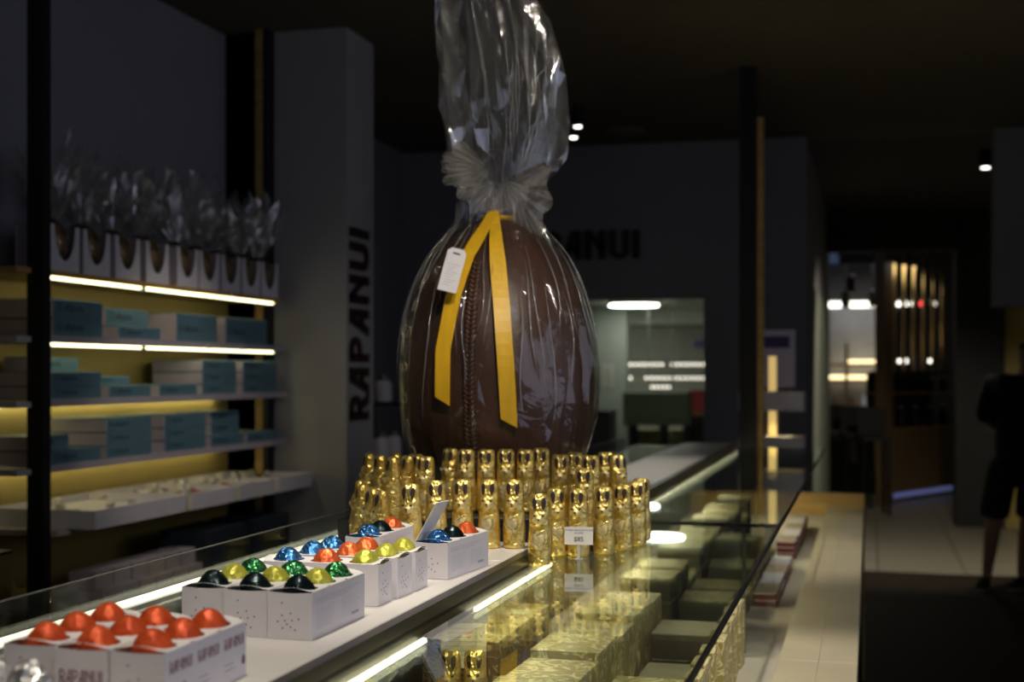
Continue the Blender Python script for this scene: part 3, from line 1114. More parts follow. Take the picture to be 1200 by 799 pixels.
flp = fl.build('flap', 'white_card_top', bl, loc=(0.001, 0.003, BH), label='raised white flap')
flp.rotation_euler = (0, 0.52, 0)
place_box(bx_plain, -0.868, 2.192, 0.0, 'white egg box with blue, black and orange eggs below the gold rabbits', None, tri3, 'in the box below the gold rabbits')

# ------------------------------------------------------------------ gold rabbits
SEC = [(0.000, 0.0190, 0.0195, 0.0), (0.003, 0.0212, 0.0218, 0.0), (0.018, 0.0218, 0.0226, 0.0), (0.038, 0.0218, 0.0225, 0.0), (0.056, 0.0208, 0.0208, 0.0),
       (0.068, 0.0198, 0.0190, 0.0), (0.076, 0.0194, 0.0184, -0.0005), (0.086, 0.0194, 0.0180, -0.001), (0.095, 0.0192, 0.0168, -0.001), (0.103, 0.0190, 0.0150, 0.0),
       (0.113, 0.0190, 0.0135, 0.0), (0.122, 0.0185, 0.0122, 0.0), (0.1285, 0.0170, 0.0100, 0.001), (0.1320, 0.0120, 0.0060, 0.001)]


def sec_at(z):
    for i in range(len(SEC) - 1):
        a, b_ = SEC[i], SEC[i + 1]
        if z <= b_[0]:
            t = (z - a[0]) / (b_[0] - a[0])
            t2 = t * t * (3 - 2 * t) * 0.5 + t * 0.5
            return tuple(a[k] + (b_[k] - a[k]) * t2 for k in range(1, 4))
    return SEC[-1][1:]


def bump_front(x, z):
    g = lambda cx, cz, sx_, sz_: math.exp(-((x - cx) / sx_) ** 2 - ((z - cz) / sz_) ** 2)
    d = 0.0042 * g(0, 0.0845, 0.0075, 0.006)
    d += 0.0018 * (g(0.009, 0.092, 0.004, 0.004) + g(-0.009, 0.092, 0.004, 0.004))
    d += 0.0028 * (g(0.010, 0.048, 0.006, 0.010) + g(-0.010, 0.048, 0.006, 0.010))
    d += 0.0035 * (g(0.009, 0.006, 0.006, 0.006) + g(-0.009, 0.006, 0.006, 0.006))
    d -= 0.0022 * g(0, 0.116, 0.0022, 0.016)
    return d


def y_front(x, z):
    rx, ry, yo = sec_at(z)
    q = max(0.0, 1 - (x / rx) ** 2)
    return yo - ry * math.sqrt(q) - bump_front(x, z)


def rabbit_body():
    n, m = 36, 44
    V, F = [], []
    for j in range(m + 1):
        z = 0.132 * j / m
        rx, ry, yo = sec_at(z)
        for i in range(n):
            a = 2 * PI * i / n
            ca, sa = math.cos(a), math.sin(a)
            x = rx * ca
            if sa < 0:
                y = yo + ry * sa - bump_front(x, z) * min(1, -sa * 3)
            else:
                y = yo + ry * sa + 0.0045 * math.exp(-((z - 0.012) / 0.008) ** 2 - (x / 0.008) ** 2)
            zz = z
            if z > 0.104:
                zz -= 0.007 * math.exp(-(x / 0.0028) ** 2) * ((z - 0.104) / 0.028) ** 2
            V.append((x, y, zz))
    for j in range(m):
        F += [(j * n + i, j * n + (i + 1) % n, (j + 1) * n + (i + 1) % n, (j + 1) * n + i) for i in range(n)]
    F += [tuple(range(n - 1, -1, -1)), tuple(range(m * n, (m + 1) * n))]
    return MB().add(V, F)


def front_patch(outline, off=0.0004, rings=3):
    """outline in x,z around a centre, draped on the rabbit's front"""
    cx = sum(p[0] for p in outline) / len(outline)
    cz = sum(p[1] for p in outline) / len(outline)
    n = len(outline)
    V = [(cx, y_front(cx, cz) - off, cz)]
    F = []
    for k in range(1, rings + 1):
        for (x, z) in outline:
            xx, zz = cx + (x - cx) * k / rings, cz + (z - cz) * k / rings
            V.append((xx, y_front(xx, zz) - off, zz))
    for i in range(n):
        F.append((0, 1 + i, 1 + (i + 1) % n)[::-1])
    for k in range(rings - 1):
        a, b_ = 1 + k * n, 1 + (k + 1) * n
        F += [(a + i, b_ + i, b_ + (i + 1) % n, a + (i + 1) % n)[::-1] for i in range(n)]
    return MB().add(V, [f_[::-1] for f_ in F])


def ell(cx, cz, a, b_, rot=0, n=14, taper=0.0):
    o = []
    for i in range(n):
        t = 2 * PI * i / n
        x, z = a * math.cos(t), b_ * math.sin(t)
        x *= 1 + taper * z / b_
        o.append((cx + x * math.cos(rot) - z * math.sin(rot), cz + x * math.sin(rot) + z * math.cos(rot)))
    return o


def front_line(pts, w_, off=0.0007):
    mb = MB()
    for (x0, z0), (x1, z1) in zip(pts[:-1], pts[1:]):
        dx, dz = x1 - x0, z1 - z0
        l = math.hypot(dx, dz)
        nx, nz = -dz / l * w_ / 2, dx / l * w_ / 2
        q = [(x0 + nx, z0 + nz), (x0 - nx, z0 - nz), (x1 - nx, z1 - nz), (x1 + nx, z1 + nz)]
        mb.add([(x, y_front(x, z) - off, z) for x, z in q], [(0, 1, 2, 3)])
    return mb


rab = thing('chocolate_rabbit', 'x', 'chocolate rabbit')
rb = rabbit_body().build('foil_body', 'gold_foil', rab, smooth=True)
front_patch(ell(0, 0.0845, 0.0130, 0.0080), 0.0004, 5).build('face_print', 'pale_print', rab, True, label='pale printed face')
front_patch(ell(0, 0.046, 0.0125, 0.017), 0.0003, 4).build('belly_print', 'grey_print', rab, True, label='pale printed belly')
for s_ in (-1, 1):
    front_patch(ell(s_ * 0.0086, 0.1145, 0.0043, 0.0112, s_ * -0.03, taper=0.25), 0.0008, 4).build('ear_patch', 'ear_brown', rab, True, label='dark inner ear')
    front_patch(ell(s_ * 0.0078, 0.0925, 0.0027, 0.0016, s_ * 0.5), 0.0009).build('eye', 'ear_brown', rab, True, label='dark slanted eye')
front_patch([(-0.0031, 0.0866), (0, 0.0872), (0.0031, 0.0866), (0.0015, 0.0842), (0, 0.0833), (-0.0015, 0.0842)], 0.0011, 2).build('nose', 'ear_brown', rab, True, label='dark nose')
ml = front_line([(0, 0.0838), (0, 0.0812)], 0.0007)
ml2 = front_line([(-0.003, 0.0800), (0, 0.0812), (0.003, 0.0800)], 0.0007)
ml.add(ml2.v, ml2.f)
ml.build('mouth', 'ear_brown', rab)
sm = front_line([(-0.012, 0.050), (-0.004, 0.0555), (0.005, 0.062), (0.010, 0.065)], 0.0010)
for pts in ([(-0.012, 0.050), (-0.010, 0.043), (-0.004, 0.040), (0.001, 0.036), (0.003, 0.030)], [(0.010, 0.056), (0.012, 0.046), (0.009, 0.040), (0.004, 0.037)],
            [(-0.009, 0.010), (-0.006, 0.014), (-0.002, 0.012)], [(0.009, 0.010), (0.006, 0.014), (0.002, 0.012)]):
    q = front_line(pts, 0.0008)
    sm.add(q.v, q.f)
sm.build('paw_print', 'ink', rab, label='drawn paws and strap')

eggc = Vector((-0.84, 3.088, 0))
ZG, ZST, ZB = 1.1003, 1.1203, 1.1063
RB = []
# (x, y, z, facing, where)
fr = 'standing on the glass pane, # from the white strip'
lo = 'standing at the end of the white strip, # from the raised flap'
lf = 'turned away behind the blue eggs, low row, # in it'
RB += [(-0.643 + 0.035, 2.623, ZG, 0.05, fr), (-0.588, 2.655, ZG, 0.30, fr), (-0.545, 2.650, ZG, 0.0, fr), (-0.500, 2.680, ZG, 0.10, fr), (-0.462, 2.745, ZG, 0.15, fr), (-0.437, 2.815, ZG, 0.25, fr), (-0.425, 2.895, ZG, 0.4, fr)]
RB = []
for px_x, (x, y) in enumerate(((-0.643, 2.623), (-0.599, 2.640), (-0.554, 2.640), (-0.512, 2.685), (-0.486, 2.752), (-0.470, 2.830), (-0.476, 2.925))):
    if px_x == 0:
        x, y = -0.600, 2.585
    RB.append((x, y, ZG, (0.25, 0.45, 0.0, 0.15, -0.1, 0.2, 0.5)[px_x], fr))
RB[0] = (-0.5995, 2.480 + 0.02, ZG, 0.25, fr)
RB[1] = (-0.5985, 2.640, ZG, 0.45, fr)
RB += [(-0.764, 2.545, ZST, 0.1, lo), (-0.715, 2.560, ZST, 0.15, lo), (-0.668, 2.573, ZST, 0.15, lo)]
RB += [(-1.020, 2.659, ZB, -1.2, lf), (-0.930, 2.490, ZB, -0.9, lf), (-0.893, 2.436, ZB, -0.7, lf), (-0.832, 2.432, ZST, 0.05, lf), (-0.809, 2.515, ZST, 0.35, lf), (-0.980, 2.570, ZB, -1.2, lf)]
UL, UC, UR = 1.155, 1.168, 1.157
up_l, up_c, up_r = 'on the raised block nearest the column, # along it', 'on the raised block before the giant egg, # along it', 'on the raised block over the glass, # along it'
RAB_UP = [(433, 2.95, UL, -1.1), (446, 2.885, UL, -1.0), (460, 2.82, UL, -0.9), (464, 2.97, UL, -1.0), (477, 2.86, UL, -0.7), (488, 2.93, UL, -0.5), (499, 2.83, UL, -0.1),
          (528, 2.90, UC, -0.25), (546.5, 2.86, UC, 0.05), (570, 2.86, UC, 0.1), (593, 2.86, UC, 0.25), (616, 2.86, UC, 0.0), (634, 2.91, UC, 0.1),
          (657, 2.86, UR, 0.3), (674, 2.93, UR, 0.0), (692, 2.83, UR, 0.1), (710, 2.95, UR, 0.2), (724, 2.86, UR, 0.9)]
th = math.atan(418 / 1600)
sn, cs = math.sin(th), math.cos(th)
for bx, d, z, a in RAB_UP:          # block places measured as bearing and distance from the tripod spot
    u = (bx - 600) / 1600
    RB.append((d * (-sn + u * cs), d * (cs + u * sn), z + 0.0005, a, up_l if z == UL else up_c if z == UC else up_r))
RB.append((-0.560, 2.725, 1.1345, 0.2, 'peeking between the rows on the low step by the price card'))
cnt = {}
ORD = ('first', 'second', 'third', 'fourth', 'fifth', 'sixth', 'seventh', 'eighth')
GRP = {fr: 'rabbits on the glass', lo: 'rabbits on the strip', lf: 'rabbits at the back of the strip', up_l: 'rabbits on the back left block', up_c: 'rabbits on the front block', up_r: 'rabbits on the glass-side block'}
for k, (x, y, z, a, wh) in enumerate(RB):
    rz = a - 0.10
    cnt[wh] = cnt.get(wh, 0) + 1
    lab = 'gold foil rabbit ' + wh.replace('#', ORD[cnt[wh] - 1])
    if k == 0:
        rab.location = (x, y, z)
        rab.rotation_euler = (0, 0, rz)
        rab['label'] = lab
        o = rab
    else:
        o = dup(rab, (x, y, z), rz, lab)
    if wh in GRP:
        o['group'] = GRP[wh]


def riser(x0, x1, y0, y1, z0, z1, label):
    return tag(MB().bbox(x0, x1, y0, y1, z0, z1, 0.002).build('display_block', 'black_metal'), label, 'block')


riser(-1.075, -0.874, 2.67, 2.93, 1.1065, UL, 'low black block carrying rabbits at the back left of the egg')
riser(-0.862, -0.645, 2.655, 2.93, 1.1205, UC, 'low black block carrying rabbits right in front of the egg')
riser(-0.60, -0.500, 2.785, 2.98, 1.1005, UR, 'low black block carrying rabbits on the glass side')
riser(-0.60, -0.52, 2.700, 2.755, 1.1005, 1.1342, 'small low step holding one rabbit behind the price card')
riser(-0.96, -0.70, 2.96, 3.22, 1.1205, 1.142, 'square black plinth under the giant egg')

# price card
pc = thing('price_card', 'white price card reading $85 clipped before the gold rabbits', 'price card', (-0.542, 2.585, ZG))
B(-0.0275, 0.0275, 0, 0.0015, 0.028, 0.062).build('card', 'paper_tag', pc)
M = frame((0, -0.0003, 0.0345), (1, 0, 0), (0, 0, 1))
text_mb('$85', 0.0125, M, 'CENTER').build('price_print', 'ink', pc, label='$85')
m = text_mb('CONEJO DE CHOCOLATE', 0.0047, frame((0, -0.0003, 0.0545), (1, 0, 0), (0, 0, 1)), 'CENTER')
q = text_mb('RELLENO', 0.0042, frame((0, -0.0003, 0.0492), (1, 0, 0), (0, 0, 1)), 'CENTER')
m.add(q.v, q.f)
m.build('name_print', 'violet_ink', pc)
m = MB()
m.box(-0.003, 0.003, 0.0016, 0.003, 0.002, 0.060)
m.box(-0.008, 0.008, -0.006, 0.006, 0, 0.002)
m.build('stand', 'clear_plastic', pc)
pc.rotation_euler = (0, 0, 0.12)

# ------------------------------------------------------------------ the giant chocolate egg
ge = thing('giant_egg', 'giant chocolate egg wrapped in clear cellophane with yellow ribbon', 'easter egg', (eggc.x, eggc.y, 1.1425))
ZC = 1.44 - 1.1425


def egg_r(z, R=0.226, up=0.379, dn=0.2975):
    """radius at height z (local), maximum at ZC"""
    d = z - ZC
    if d >= 0:
        q = min(1, d / up)
        return R * max(0, 1 - q ** 2.0) ** 0.5
    q = min(1, -d / dn)
    return R * max(0, 1 - q ** 2.4) ** (1 / 2.4)


n, m_ = 64, 48
V, F = [], []
for j in range(m_ + 1):
    t = (1 - math.cos(PI * j / m_)) / 2
    z = 0.0005 + t * (ZC + 0.375)
    r = max(egg_r(z), 0.004)
    for i in range(n):
        a = 2 * PI * i / n
        V.append((r * math.cos(a), r * math.sin(a), z))
for j in range(m_):
    F += [(j * n + i, j * n + (i + 1) % n, (j + 1) * n + (i + 1) % n, (j + 1) * n + i) for i in range(n)]
F += [tuple(range(n - 1, -1, -1)), tuple(range(m_ * n, m_ * n + n))]
MB().add(V, F).build('chocolate_shell', 'chocolate', ge, smooth=True)

# bearing of the camera side, for parts on the visible face
view_a = math.atan2(-eggc.y, -eggc.x)


def egg_pt(ang, z, off):
    r = egg_r(z) + off
    return Vector((r * math.cos(ang), r * math.sin(ang), z))


# braided seam
br = MB()
for k in range(46):
    z = 0.10 + 0.46 * k / 45
    for s_ in (-1, 1):
        c = egg_pt(view_a - 0.285 + s_ * 0.026, z, 0.002)
        d = Vector((0, 0, 1))
        tn = Vector((-math.sin(view_a), math.cos(view_a), 0))
        ax = (d * 0.6 + tn * s_ * 0.6).normalized()
        br.tube(c - ax * 0.009, c + ax * 0.009, 0.0062, 0.0045, 7)
br.build('braided_seam', 'chocolate', ge, True, label='chocolate braid piped down the front')
# piped icing curls on the left flank
for k, (z, s_) in enumerate(((0.53, 0.022), (0.475, 0.017), (0.41, 0.013), (0.33, 0.011), (0.26, 0.012), (0.20, 0.011), (0.14, 0.010))):
    ic = MB()
    ang = view_a - 1.22
    for q in range(10):
        a0, a1 = 2 * PI * q / 10, 2 * PI * (q + 1) / 10
        pa = egg_pt(ang + 0.06 * math.cos(a0), z + s_ * math.sin(a0), 0.003)
        pb = egg_pt(ang + 0.06 * math.cos(a1), z + s_ * math.sin(a1), 0.003)
        ic.tube(pa, pb, 0.0024, n=6)
    ic.build('icing_curl', 'icing', ge, True, label='pale piped icing loop')

# wrap round the egg
NECK = 1.853 - 1.1425
n, m_ = 76, 17
rw = random.Random(11)
colr = [rw.uniform(-1, 1) for _ in range(n)]
V, F = [], []
for j in range(m_ + 1):
    t = j / m_
    z = 0.004 + t * NECK
    base = egg_r(min(z, ZC + 0.36), 0.230, 0.392, 0.300) + 0.0035
    if z > ZC:
        q = (z - ZC) / (NECK - ZC)
        neck_r = 0.034
        base = max(base, neck_r + (0.230 - neck_r) * max(0, 1 - q) ** 0.80 * 0.97 * (1 - 0.10 * q))
        base = max(base, neck_r)
    up = max(0, (z - 0.15) / (NECK - 0.15))
    for i in range(n):
        a = 2 * PI * (i + 0.45 * rw.uniform(-1, 1) * (1 - 0.6 * up)) / n
        r = base + (0.0018 + 0.0105 * up) * colr[i] + 0.0028 * rw.uniform(-0.6, 1)
        r = max(r, egg_r(min(z, ZC + 0.37)) + 0.0015, 0.02)
        V.append((r * math.cos(a), r * math.sin(a), z + (0.016 * rw.uniform(-1, 1) if 0 < j < m_ else 0)))
for j in range(m_):
    for i in range(n):
        a, b_, c, d = j * n + i, j * n + (i + 1) % n, (j + 1) * n + (i + 1) % n, (j + 1) * n + i
        F += [(a, b_, c), (a, c, d)] if rw.random() < 0.5 else [(a, b_, d), (b_, c, d)]
MB().add(V, F).build('cellophane_wrap', 'egg_wrap', ge, False, label='clear film pulled over the egg')

# gathered neck and ruffle
right = Vector((cs, sn, 0))
fwd = Vector((-sn, cs, 0))


def film(rows, mat, name, seed, smooth=False, jitter=0.0, label=None, part=ge):
    """closed folded film: rows of (z, half width across, half depth, shift across, fold depth)"""
    rnd = random.Random(seed)
    nn = 46
    V, F = [], []
    co = [rnd.uniform(-1, 1) for _ in range(nn)]
    ph = [rnd.uniform(0, 6.3) for _ in range(nn)]
    for j, (z, wx, wy, sh_, fd) in enumerate(rows):
        for i in range(nn):
            ang = 2 * PI * (i + 0.3 * math.sin(ph[i] + j)) / nn
            fo = 1 + fd * (0.55 * co[i] + (0.35 if i % 2 else -0.35) + 0.30 * math.sin(ph[i] + j * 1.3))
            q = right * (wx * math.cos(ang) * min(fo, 1.06) + sh_) + fwd * (wy * math.sin(ang) * fo)
            V.append((q.x, q.y, z + (jitter * rnd.uniform(-1, 1) if j else 0)))
    for j in range(len(rows) - 1):
        for i in range(nn):
            a, b_, c, d = j * nn + i, j * nn + (i + 1) % nn, (j + 1) * nn + (i + 1) % nn, (j + 1) * nn + i
            F += [(a, b_, c), (a, c, d)] if rnd.random() < 0.5 else [(a, b_, d), (b_, c, d)]
    return MB().add(V, F).build(name, mat, part, smooth, label=label)


film([(NECK - 0.012, 0.036, 0.034, 0.0, 0.25), (NECK + 0.02, 0.042, 0.036, 0.002, 0.4), (NECK + 0.045, 0.060, 0.042, 0.008, 0.6), (NECK + 0.065, 0.100, 0.05, 0.014, 0.6), (NECK + 0.09, 0.128, 0.058, 0.020, 0.5),
      (NECK + 0.13, 0.136, 0.066, 0.022, 0.40), (NECK + 0.18, 0.142, 0.072, 0.020, 0.36), (NECK + 0.24, 0.146, 0.075, 0.012, 0.36), (NECK + 0.30, 0.145, 0.073, 0.006, 0.36), (NECK + 0.36, 0.142, 0.07, -0.002, 0.38), (NECK + 0.42, 0.132, 0.066, -0.012, 0.40),
      (NECK + 0.48, 0.116, 0.06, -0.026, 0.42), (NECK + 0.55, 0.102, 0.058, -0.036, 0.45), (NECK + 0.62, 0.090, 0.055, -0.05, 0.5), (NECK + 0.70, 0.080, 0.05, -0.06, 0.6)],
     'plume_wrap', 'cellophane_plume', 5, False, 0.022, 'tall crumpled plume of clear film')


def ruffle(name, cx, cz, wx, hz, seed, ang):
    """a gathered fan lobe of film at the neck"""
    rnd = random.Random(seed)
    V, F = [], []
    na, nr = 28, 7
    for k in range(nr + 1):
        r = k / nr
        for i in range(na + 1):
            a = ang - 1.0 + 2.0 * i / na
            fold = 0.010 * r * math.sin(i * 1.7 + seed) + 0.006 * r * rnd.uniform(-1, 1)
            rr = r * (1 + 0.10 * math.sin(i * 0.8 + seed))
            p = right * (cx + wx * rr * math.cos(a)) - fwd * (0.040 + 0.012 * r + fold)
            V.append((p.x, p.y, NECK + cz + hz * rr * math.sin(a)))
    w_ = na + 1
    for k in range(nr):
        for i in range(na):
            F.append((k * w_ + i, k * w_ + i + 1, (k + 1) * w_ + i + 1, (k + 1) * w_ + i))
    return MB().add(V, F).build(name, 'gather_wrap', ge, False, label='gathered milky fold of film at the knot')


ruffle('film_ruffle', -0.02, 0.075, 0.105, 0.075, 1, PI * 1.06)
ruffle('film_ruffle', -0.01, 0.045, 0.085, 0.075, 2, PI * 1.28)
ruffle('film_ruffle', 0.012, 0.055, 0.065, 0.080, 3, PI * 1.62)
ruffle('film_ruffle', 0.035, 0.035, 0.085, 0.150, 4, PI * 1.78)
ruffle('film_ruffle', -0.03, 0.088, 0.095, 0.060, 6, PI * 0.98)


# sharp creases in the film, fanning down over the egg and up through the plume
rc = random.Random(21)


def wrap_r(z):
    base = egg_r(min(max(z, 0.02), ZC + 0.36), 0.230, 0.392, 0.300) + 0.0035
    if z > ZC:
        q = (z - ZC) / (NECK - ZC)
        base = max(base, 0.034 + 0.196 * max(0, 1 - q) ** 0.80 * 0.97 * (1 - 0.10 * q), 0.034)
    return base


for k in range(26):
    ang = view_a + (k - 12.5) / 12.5 * 1.55 + rc.uniform(-0.05, 0.05)
    z1c = NECK - rc.uniform(0.0, 0.22)
    z0c = z1c - rc.uniform(0.10, 0.36)
    pts = []
    for q in range(9):
        t = q / 8
        z = z1c + (z0c - z1c) * t
        a = ang + 0.05 * math.sin(t * 5 + k) * t
        r = wrap_r(z) + 0.0075 * max(0, (z - 0.15) / (NECK - 0.15)) + 0.003
        pts.append(Vector((r * math.cos(a), r * math.sin(a), z)))
    cm = MB()
    for q in range(8):
        w0, w1 = 0.0016 * math.sin(PI * (q + 0.15) / 8.3), 0.0016 * math.sin(PI * (q + 1.15) / 8.3)
        cm.tube(pts[q], pts[q + 1], max(w0, 0.0003), max(w1, 0.0003), 5, False)
    cm.build('film_crease', 'crease_wrap', ge, True)
for k in range(22):
    side = rc.uniform(-1, 1)
    top = rc.uniform(0.16, 0.60)
    bot = rc.uniform(0.03, 0.10) if k % 3 else rc.uniform(0.12, 0.26)
    pts = []
    for q in range(8):
        t = q / 7
        h_ = bot + (max(top, bot + 0.08) - bot) * t
        half = 0.13 * min(1, (h_ - 0.02) / 0.09) ** 0.8 * (1 - 0.35 * max(0, (h_ - 0.38) / 0.32))
        sh_ = 0.016 - 0.10 * max(0, h_ - 0.22)
        x = sh_ + half * side * (0.55 + 0.4 * t) + 0.006 * math.sin(k + q * 0.9)
        dpt = 0.058 * math.sqrt(max(0.05, 1 - min(1, abs(x - sh_) / 0.145) ** 2))
        p = right * x - fwd * dpt
        pts.append(Vector((p.x, p.y, NECK + h_)))
    cm = MB()
    for q in range(7):
        w0, w1 = 0.0016 * math.sin(PI * (q + 0.15) / 7.3), 0.0016 * math.sin(PI * (q + 1.15) / 7.3)
        cm.tube(pts[q], pts[q + 1], max(w0, 0.0003), max(w1, 0.0003), 5, False)
    cm.build('film_crease', 'crease_wrap', ge, True)


# ribbon tails lying on the wrap
def ribbon(path, wid, name):
    """path of (across, height) in metres relative to the egg axis / base; drapes in front of the wrap"""
    V, F = [], []
    rows = []
    for i in range(len(path) - 1):
        for k in range(6):
            t = k / 6
            rows.append((path[i][0] + (path[i + 1][0] - path[i][0]) * t, path[i][1] + (path[i + 1][1] - path[i][1]) * t))
    rows.append(path[-1])
    nr = len(rows)
    for j, (x, z) in enumerate(rows):
        for s_ in (-1, 1):
            ww = wid * min(1, 0.55 + 0.45 * j / 8)
            xx = x + s_ * ww / 2
            zz = z + (s_ * -0.010 if j == nr - 1 else 0)
            base = egg_r(min(max(z, 0.02), ZC + 0.36), 0.230, 0.392, 0.300) + 0.0035
            if z > ZC:
                q = (z - ZC) / (NECK - ZC)
                base = max(base, 0.034 + 0.196 * max(0, 1 - q) ** 0.80 * 0.97 * (1 - 0.10 * q), 0.036)
            dy = math.sqrt(max(base ** 2 - x ** 2, 0.0004)) + 0.014 + 0.003 * math.sin(j * 0.5) - 0.25 * (abs(xx) - abs(x))
            p = right * xx - fwd * dy
            V.append((p.x, p.y, zz))
    for j in range(nr - 1):
        F.append((2 * j, 2 * j + 1, 2 * j + 3, 2 * j + 2))
    o = MB().add(V, F).build(name, 'ribbon', ge, False)
    md = o.modifiers.new('thick', 'SOLIDIFY')
    md.thickness = 0.0008
    return o


def Zp(py):
    return 1.46 - (py - 437) * 3.02 / 1600 - 1.1425


ribbon([(-0.012, Zp(243)), (-0.035, Zp(268)), (-0.068, Zp(300)), (-0.098, Zp(350)), (-0.119, Zp(410)), (-0.120, Zp(470))], 0.033, 'ribbon_tail')
ribbon([(-0.008, Zp(243)), (-0.002, Zp(290)), (0.008, Zp(350)), (0.019, Zp(430)), (0.026, Zp(495))], 0.036, 'ribbon_tail')
kn = MB()
k0 = right * -0.010 - fwd * 0.046
kn.lathe([(0.004, -0.012), (0.011, -0.009), (0.0125, 0), (0.011, 0.009), (0.004, 0.012)], 12, (k0.x, k0.y, Zp(244)), 1.1, 0.8)
kn.build('ribbon_knot', 'ribbon', ge, True)
rl = MB()
rl.lathe([(0.040, -0.006), (0.0425, 0.0), (0.040, 0.006)], 24, (0, 0, Zp(246)))
rl.build('ribbon_tie', 'ribbon', ge, True)

# gift tag
gt = MB()
c0 = right * -0.098 - fwd * 0.222
tx = (right * 0.97 - Vector((0, 0, 1)) * 0.24 + fwd * -0.0).normalized()
tz = (Vector((0, 0, 1)) * 0.95 + right * 0.24 + fwd * 0.22).normalized()
M = frame((c0.x, c0.y, Zp(318)), tx, tz)
tw, thh = 0.021, 0.050
gt.prism([(-tw, -thh), (tw, -thh), (tw, thh - 0.008), (tw - 0.008, thh), (-tw + 0.008, thh), (-tw, thh - 0.008)], 0.0012, M)
gto = gt.build('gift_tag', 'paper_tag', ge, label='white card tag with small print')
pr = MB()
for k in range(9):
    pr.prism([(-0.013, 0.012 - k * 0.006), (0.013 - 0.006 * (k % 3), 0.012 - k * 0.006), (0.013 - 0.006 * (k % 3), 0.0128 - k * 0.006), (-0.013, 0.0128 - k * 0.006)], 0.0002, M @ Matrix.Translation((0, 0, 0.0012)))
pr.build('tag_print', 'faint_ink', gto)
pr = MB()
pr.prism([(-0.008, 0.036), (0.008, 0.036), (0.008, 0.040), (-0.008, 0.040)], 0.0003, M @ Matrix.Translation((0, 0, 0.0012)))
pr.build('tag_hole_print', 'ink', gto)

# ------------------------------------------------------------------ boxes inside the glass counter
ZD = 0.7805


def choc_box(lx, ly, lz, top, side):
    r = thing('chocolate_box', 'x', 'box', group='gilded chocolate boxes inside the counter')
    MB().bbox(0, lx, 0, ly, 0, lz - 0.0032, 0.0015).build('box_body', side, r)
    MB().bbox(-0.0008, lx + 0.0008, -0.0008, ly + 0.0008, lz - 0.003, lz, 0.0008).build('lid', top, r)
    return r


CB = {}
cb_n = {}


def put_cbox(x, y, z, dims, top, side, label, group, rz=0):
    k = (dims, top, side)
    if k not in CB:
        o = choc_box(*dims, top, side)
        CB[k] = o
        o.location = (x, y, z)
        o.rotation_euler = (0, 0, rz)
        o['label'] = label
    else:
        o = dup(CB[k], (x, y, z), rz, label)
    o['group'] = group
    return o


LV = ('bottom', 'second', 'third', 'top')
# row A along the strip side: wide gilded boxes, three layers
dA = (0.125, 0.165, 0.0560)
dN = (0.130, 0.172, 0.168)
ORDN = ('first', 'second', 'third', 'fourth', 'fifth', 'sixth', 'seventh', 'eighth', 'ninth', 'tenth', 'eleventh', 'twelfth', 'thirteenth')
LIDS = ('gold_filigree', 'olive_filigree', 'gold_filigree', 'olive_card')
rj = random.Random(4)
for i in range(6):
    y = 2.06 + i * 0.198
    put_cbox(-0.606, y, ZD, (dN[0], dN[1], dN[2] - 0.010 * (i % 2)), LIDS[(i + 1) % 3], 'gold_filigree', 'tall gilded box before the divider, %s from the near end of its row' % ORDN[i], 'tall gilded boxes before the divider', rj.uniform(-0.03, 0.03))


def stacks(x, ys, levels, where, start=0):
    for i, y in enumerate(ys):
        for k in range(levels[i % len(levels)]):
            put_cbox(x + rj.uniform(-0.004, 0.004), y, ZD + k * 0.0568, dA, LIDS[(i * 3 + k + start) % 4], 'dark_board', 'gilded box, %s layer, %s stack of the %s' % (('bottom', 'second', 'third')[k], ORDN[i], where),
                     'gilded boxes in the ' + where, rj.uniform(-0.035, 0.035))


stacks(-0.600, [3.36 + 0.205 * i for i in range(12)], [3, 3, 2, 3], 'strip-side row past the divider')
stacks(-0.455, [3.40 + 0.205 * i for i in range(8)], [2, 2, 1, 2, 3], 'middle row past the divider', 1)
stacks(-0.455, [2.16 + 0.20 * i for i in range(5)], [1, 2, 1, 1, 2], 'low middle row before the divider', 2)
# upright gilded boxes standing along the open front
dC = (0.028, 0.078, 0.150)
for i in range(10):
    y = 2.15 + i * 0.112
    put_cbox(-0.308 + rj.uniform(-0.006, 0.006), y, ZD, dC, 'gold_filigree_fine', 'gold_filigree_fine', 'upright gilded box along the open front, %s from the near end' % ORDN[i], 'upright gilded boxes', rj.uniform(-0.05, 0.05))
# maroon bar boxes
dM = (0.066, 0.200, 0.020)
for (ya, n_, lv, nm) in ((4.02, 4, 2, 'nearer the divider'), (5.10, 5, 3, 'nearer the golden end board')):
    for i in range(n_):
        for k in range(lv):
            put_cbox(-0.326 + rj.uniform(-0.003, 0.003), ya + i * 0.212, ZD + k * 0.0208, dM, ('cream_print', 'white_card')[i % 2], 'maroon_card', 'flat maroon box, %s layer, %s in the row %s' % (('bottom', 'second', 'third')[k], ORDN[i], nm),
                     'maroon boxes %s, %s layer' % (nm, ('bottom', 'second', 'third')[k]))
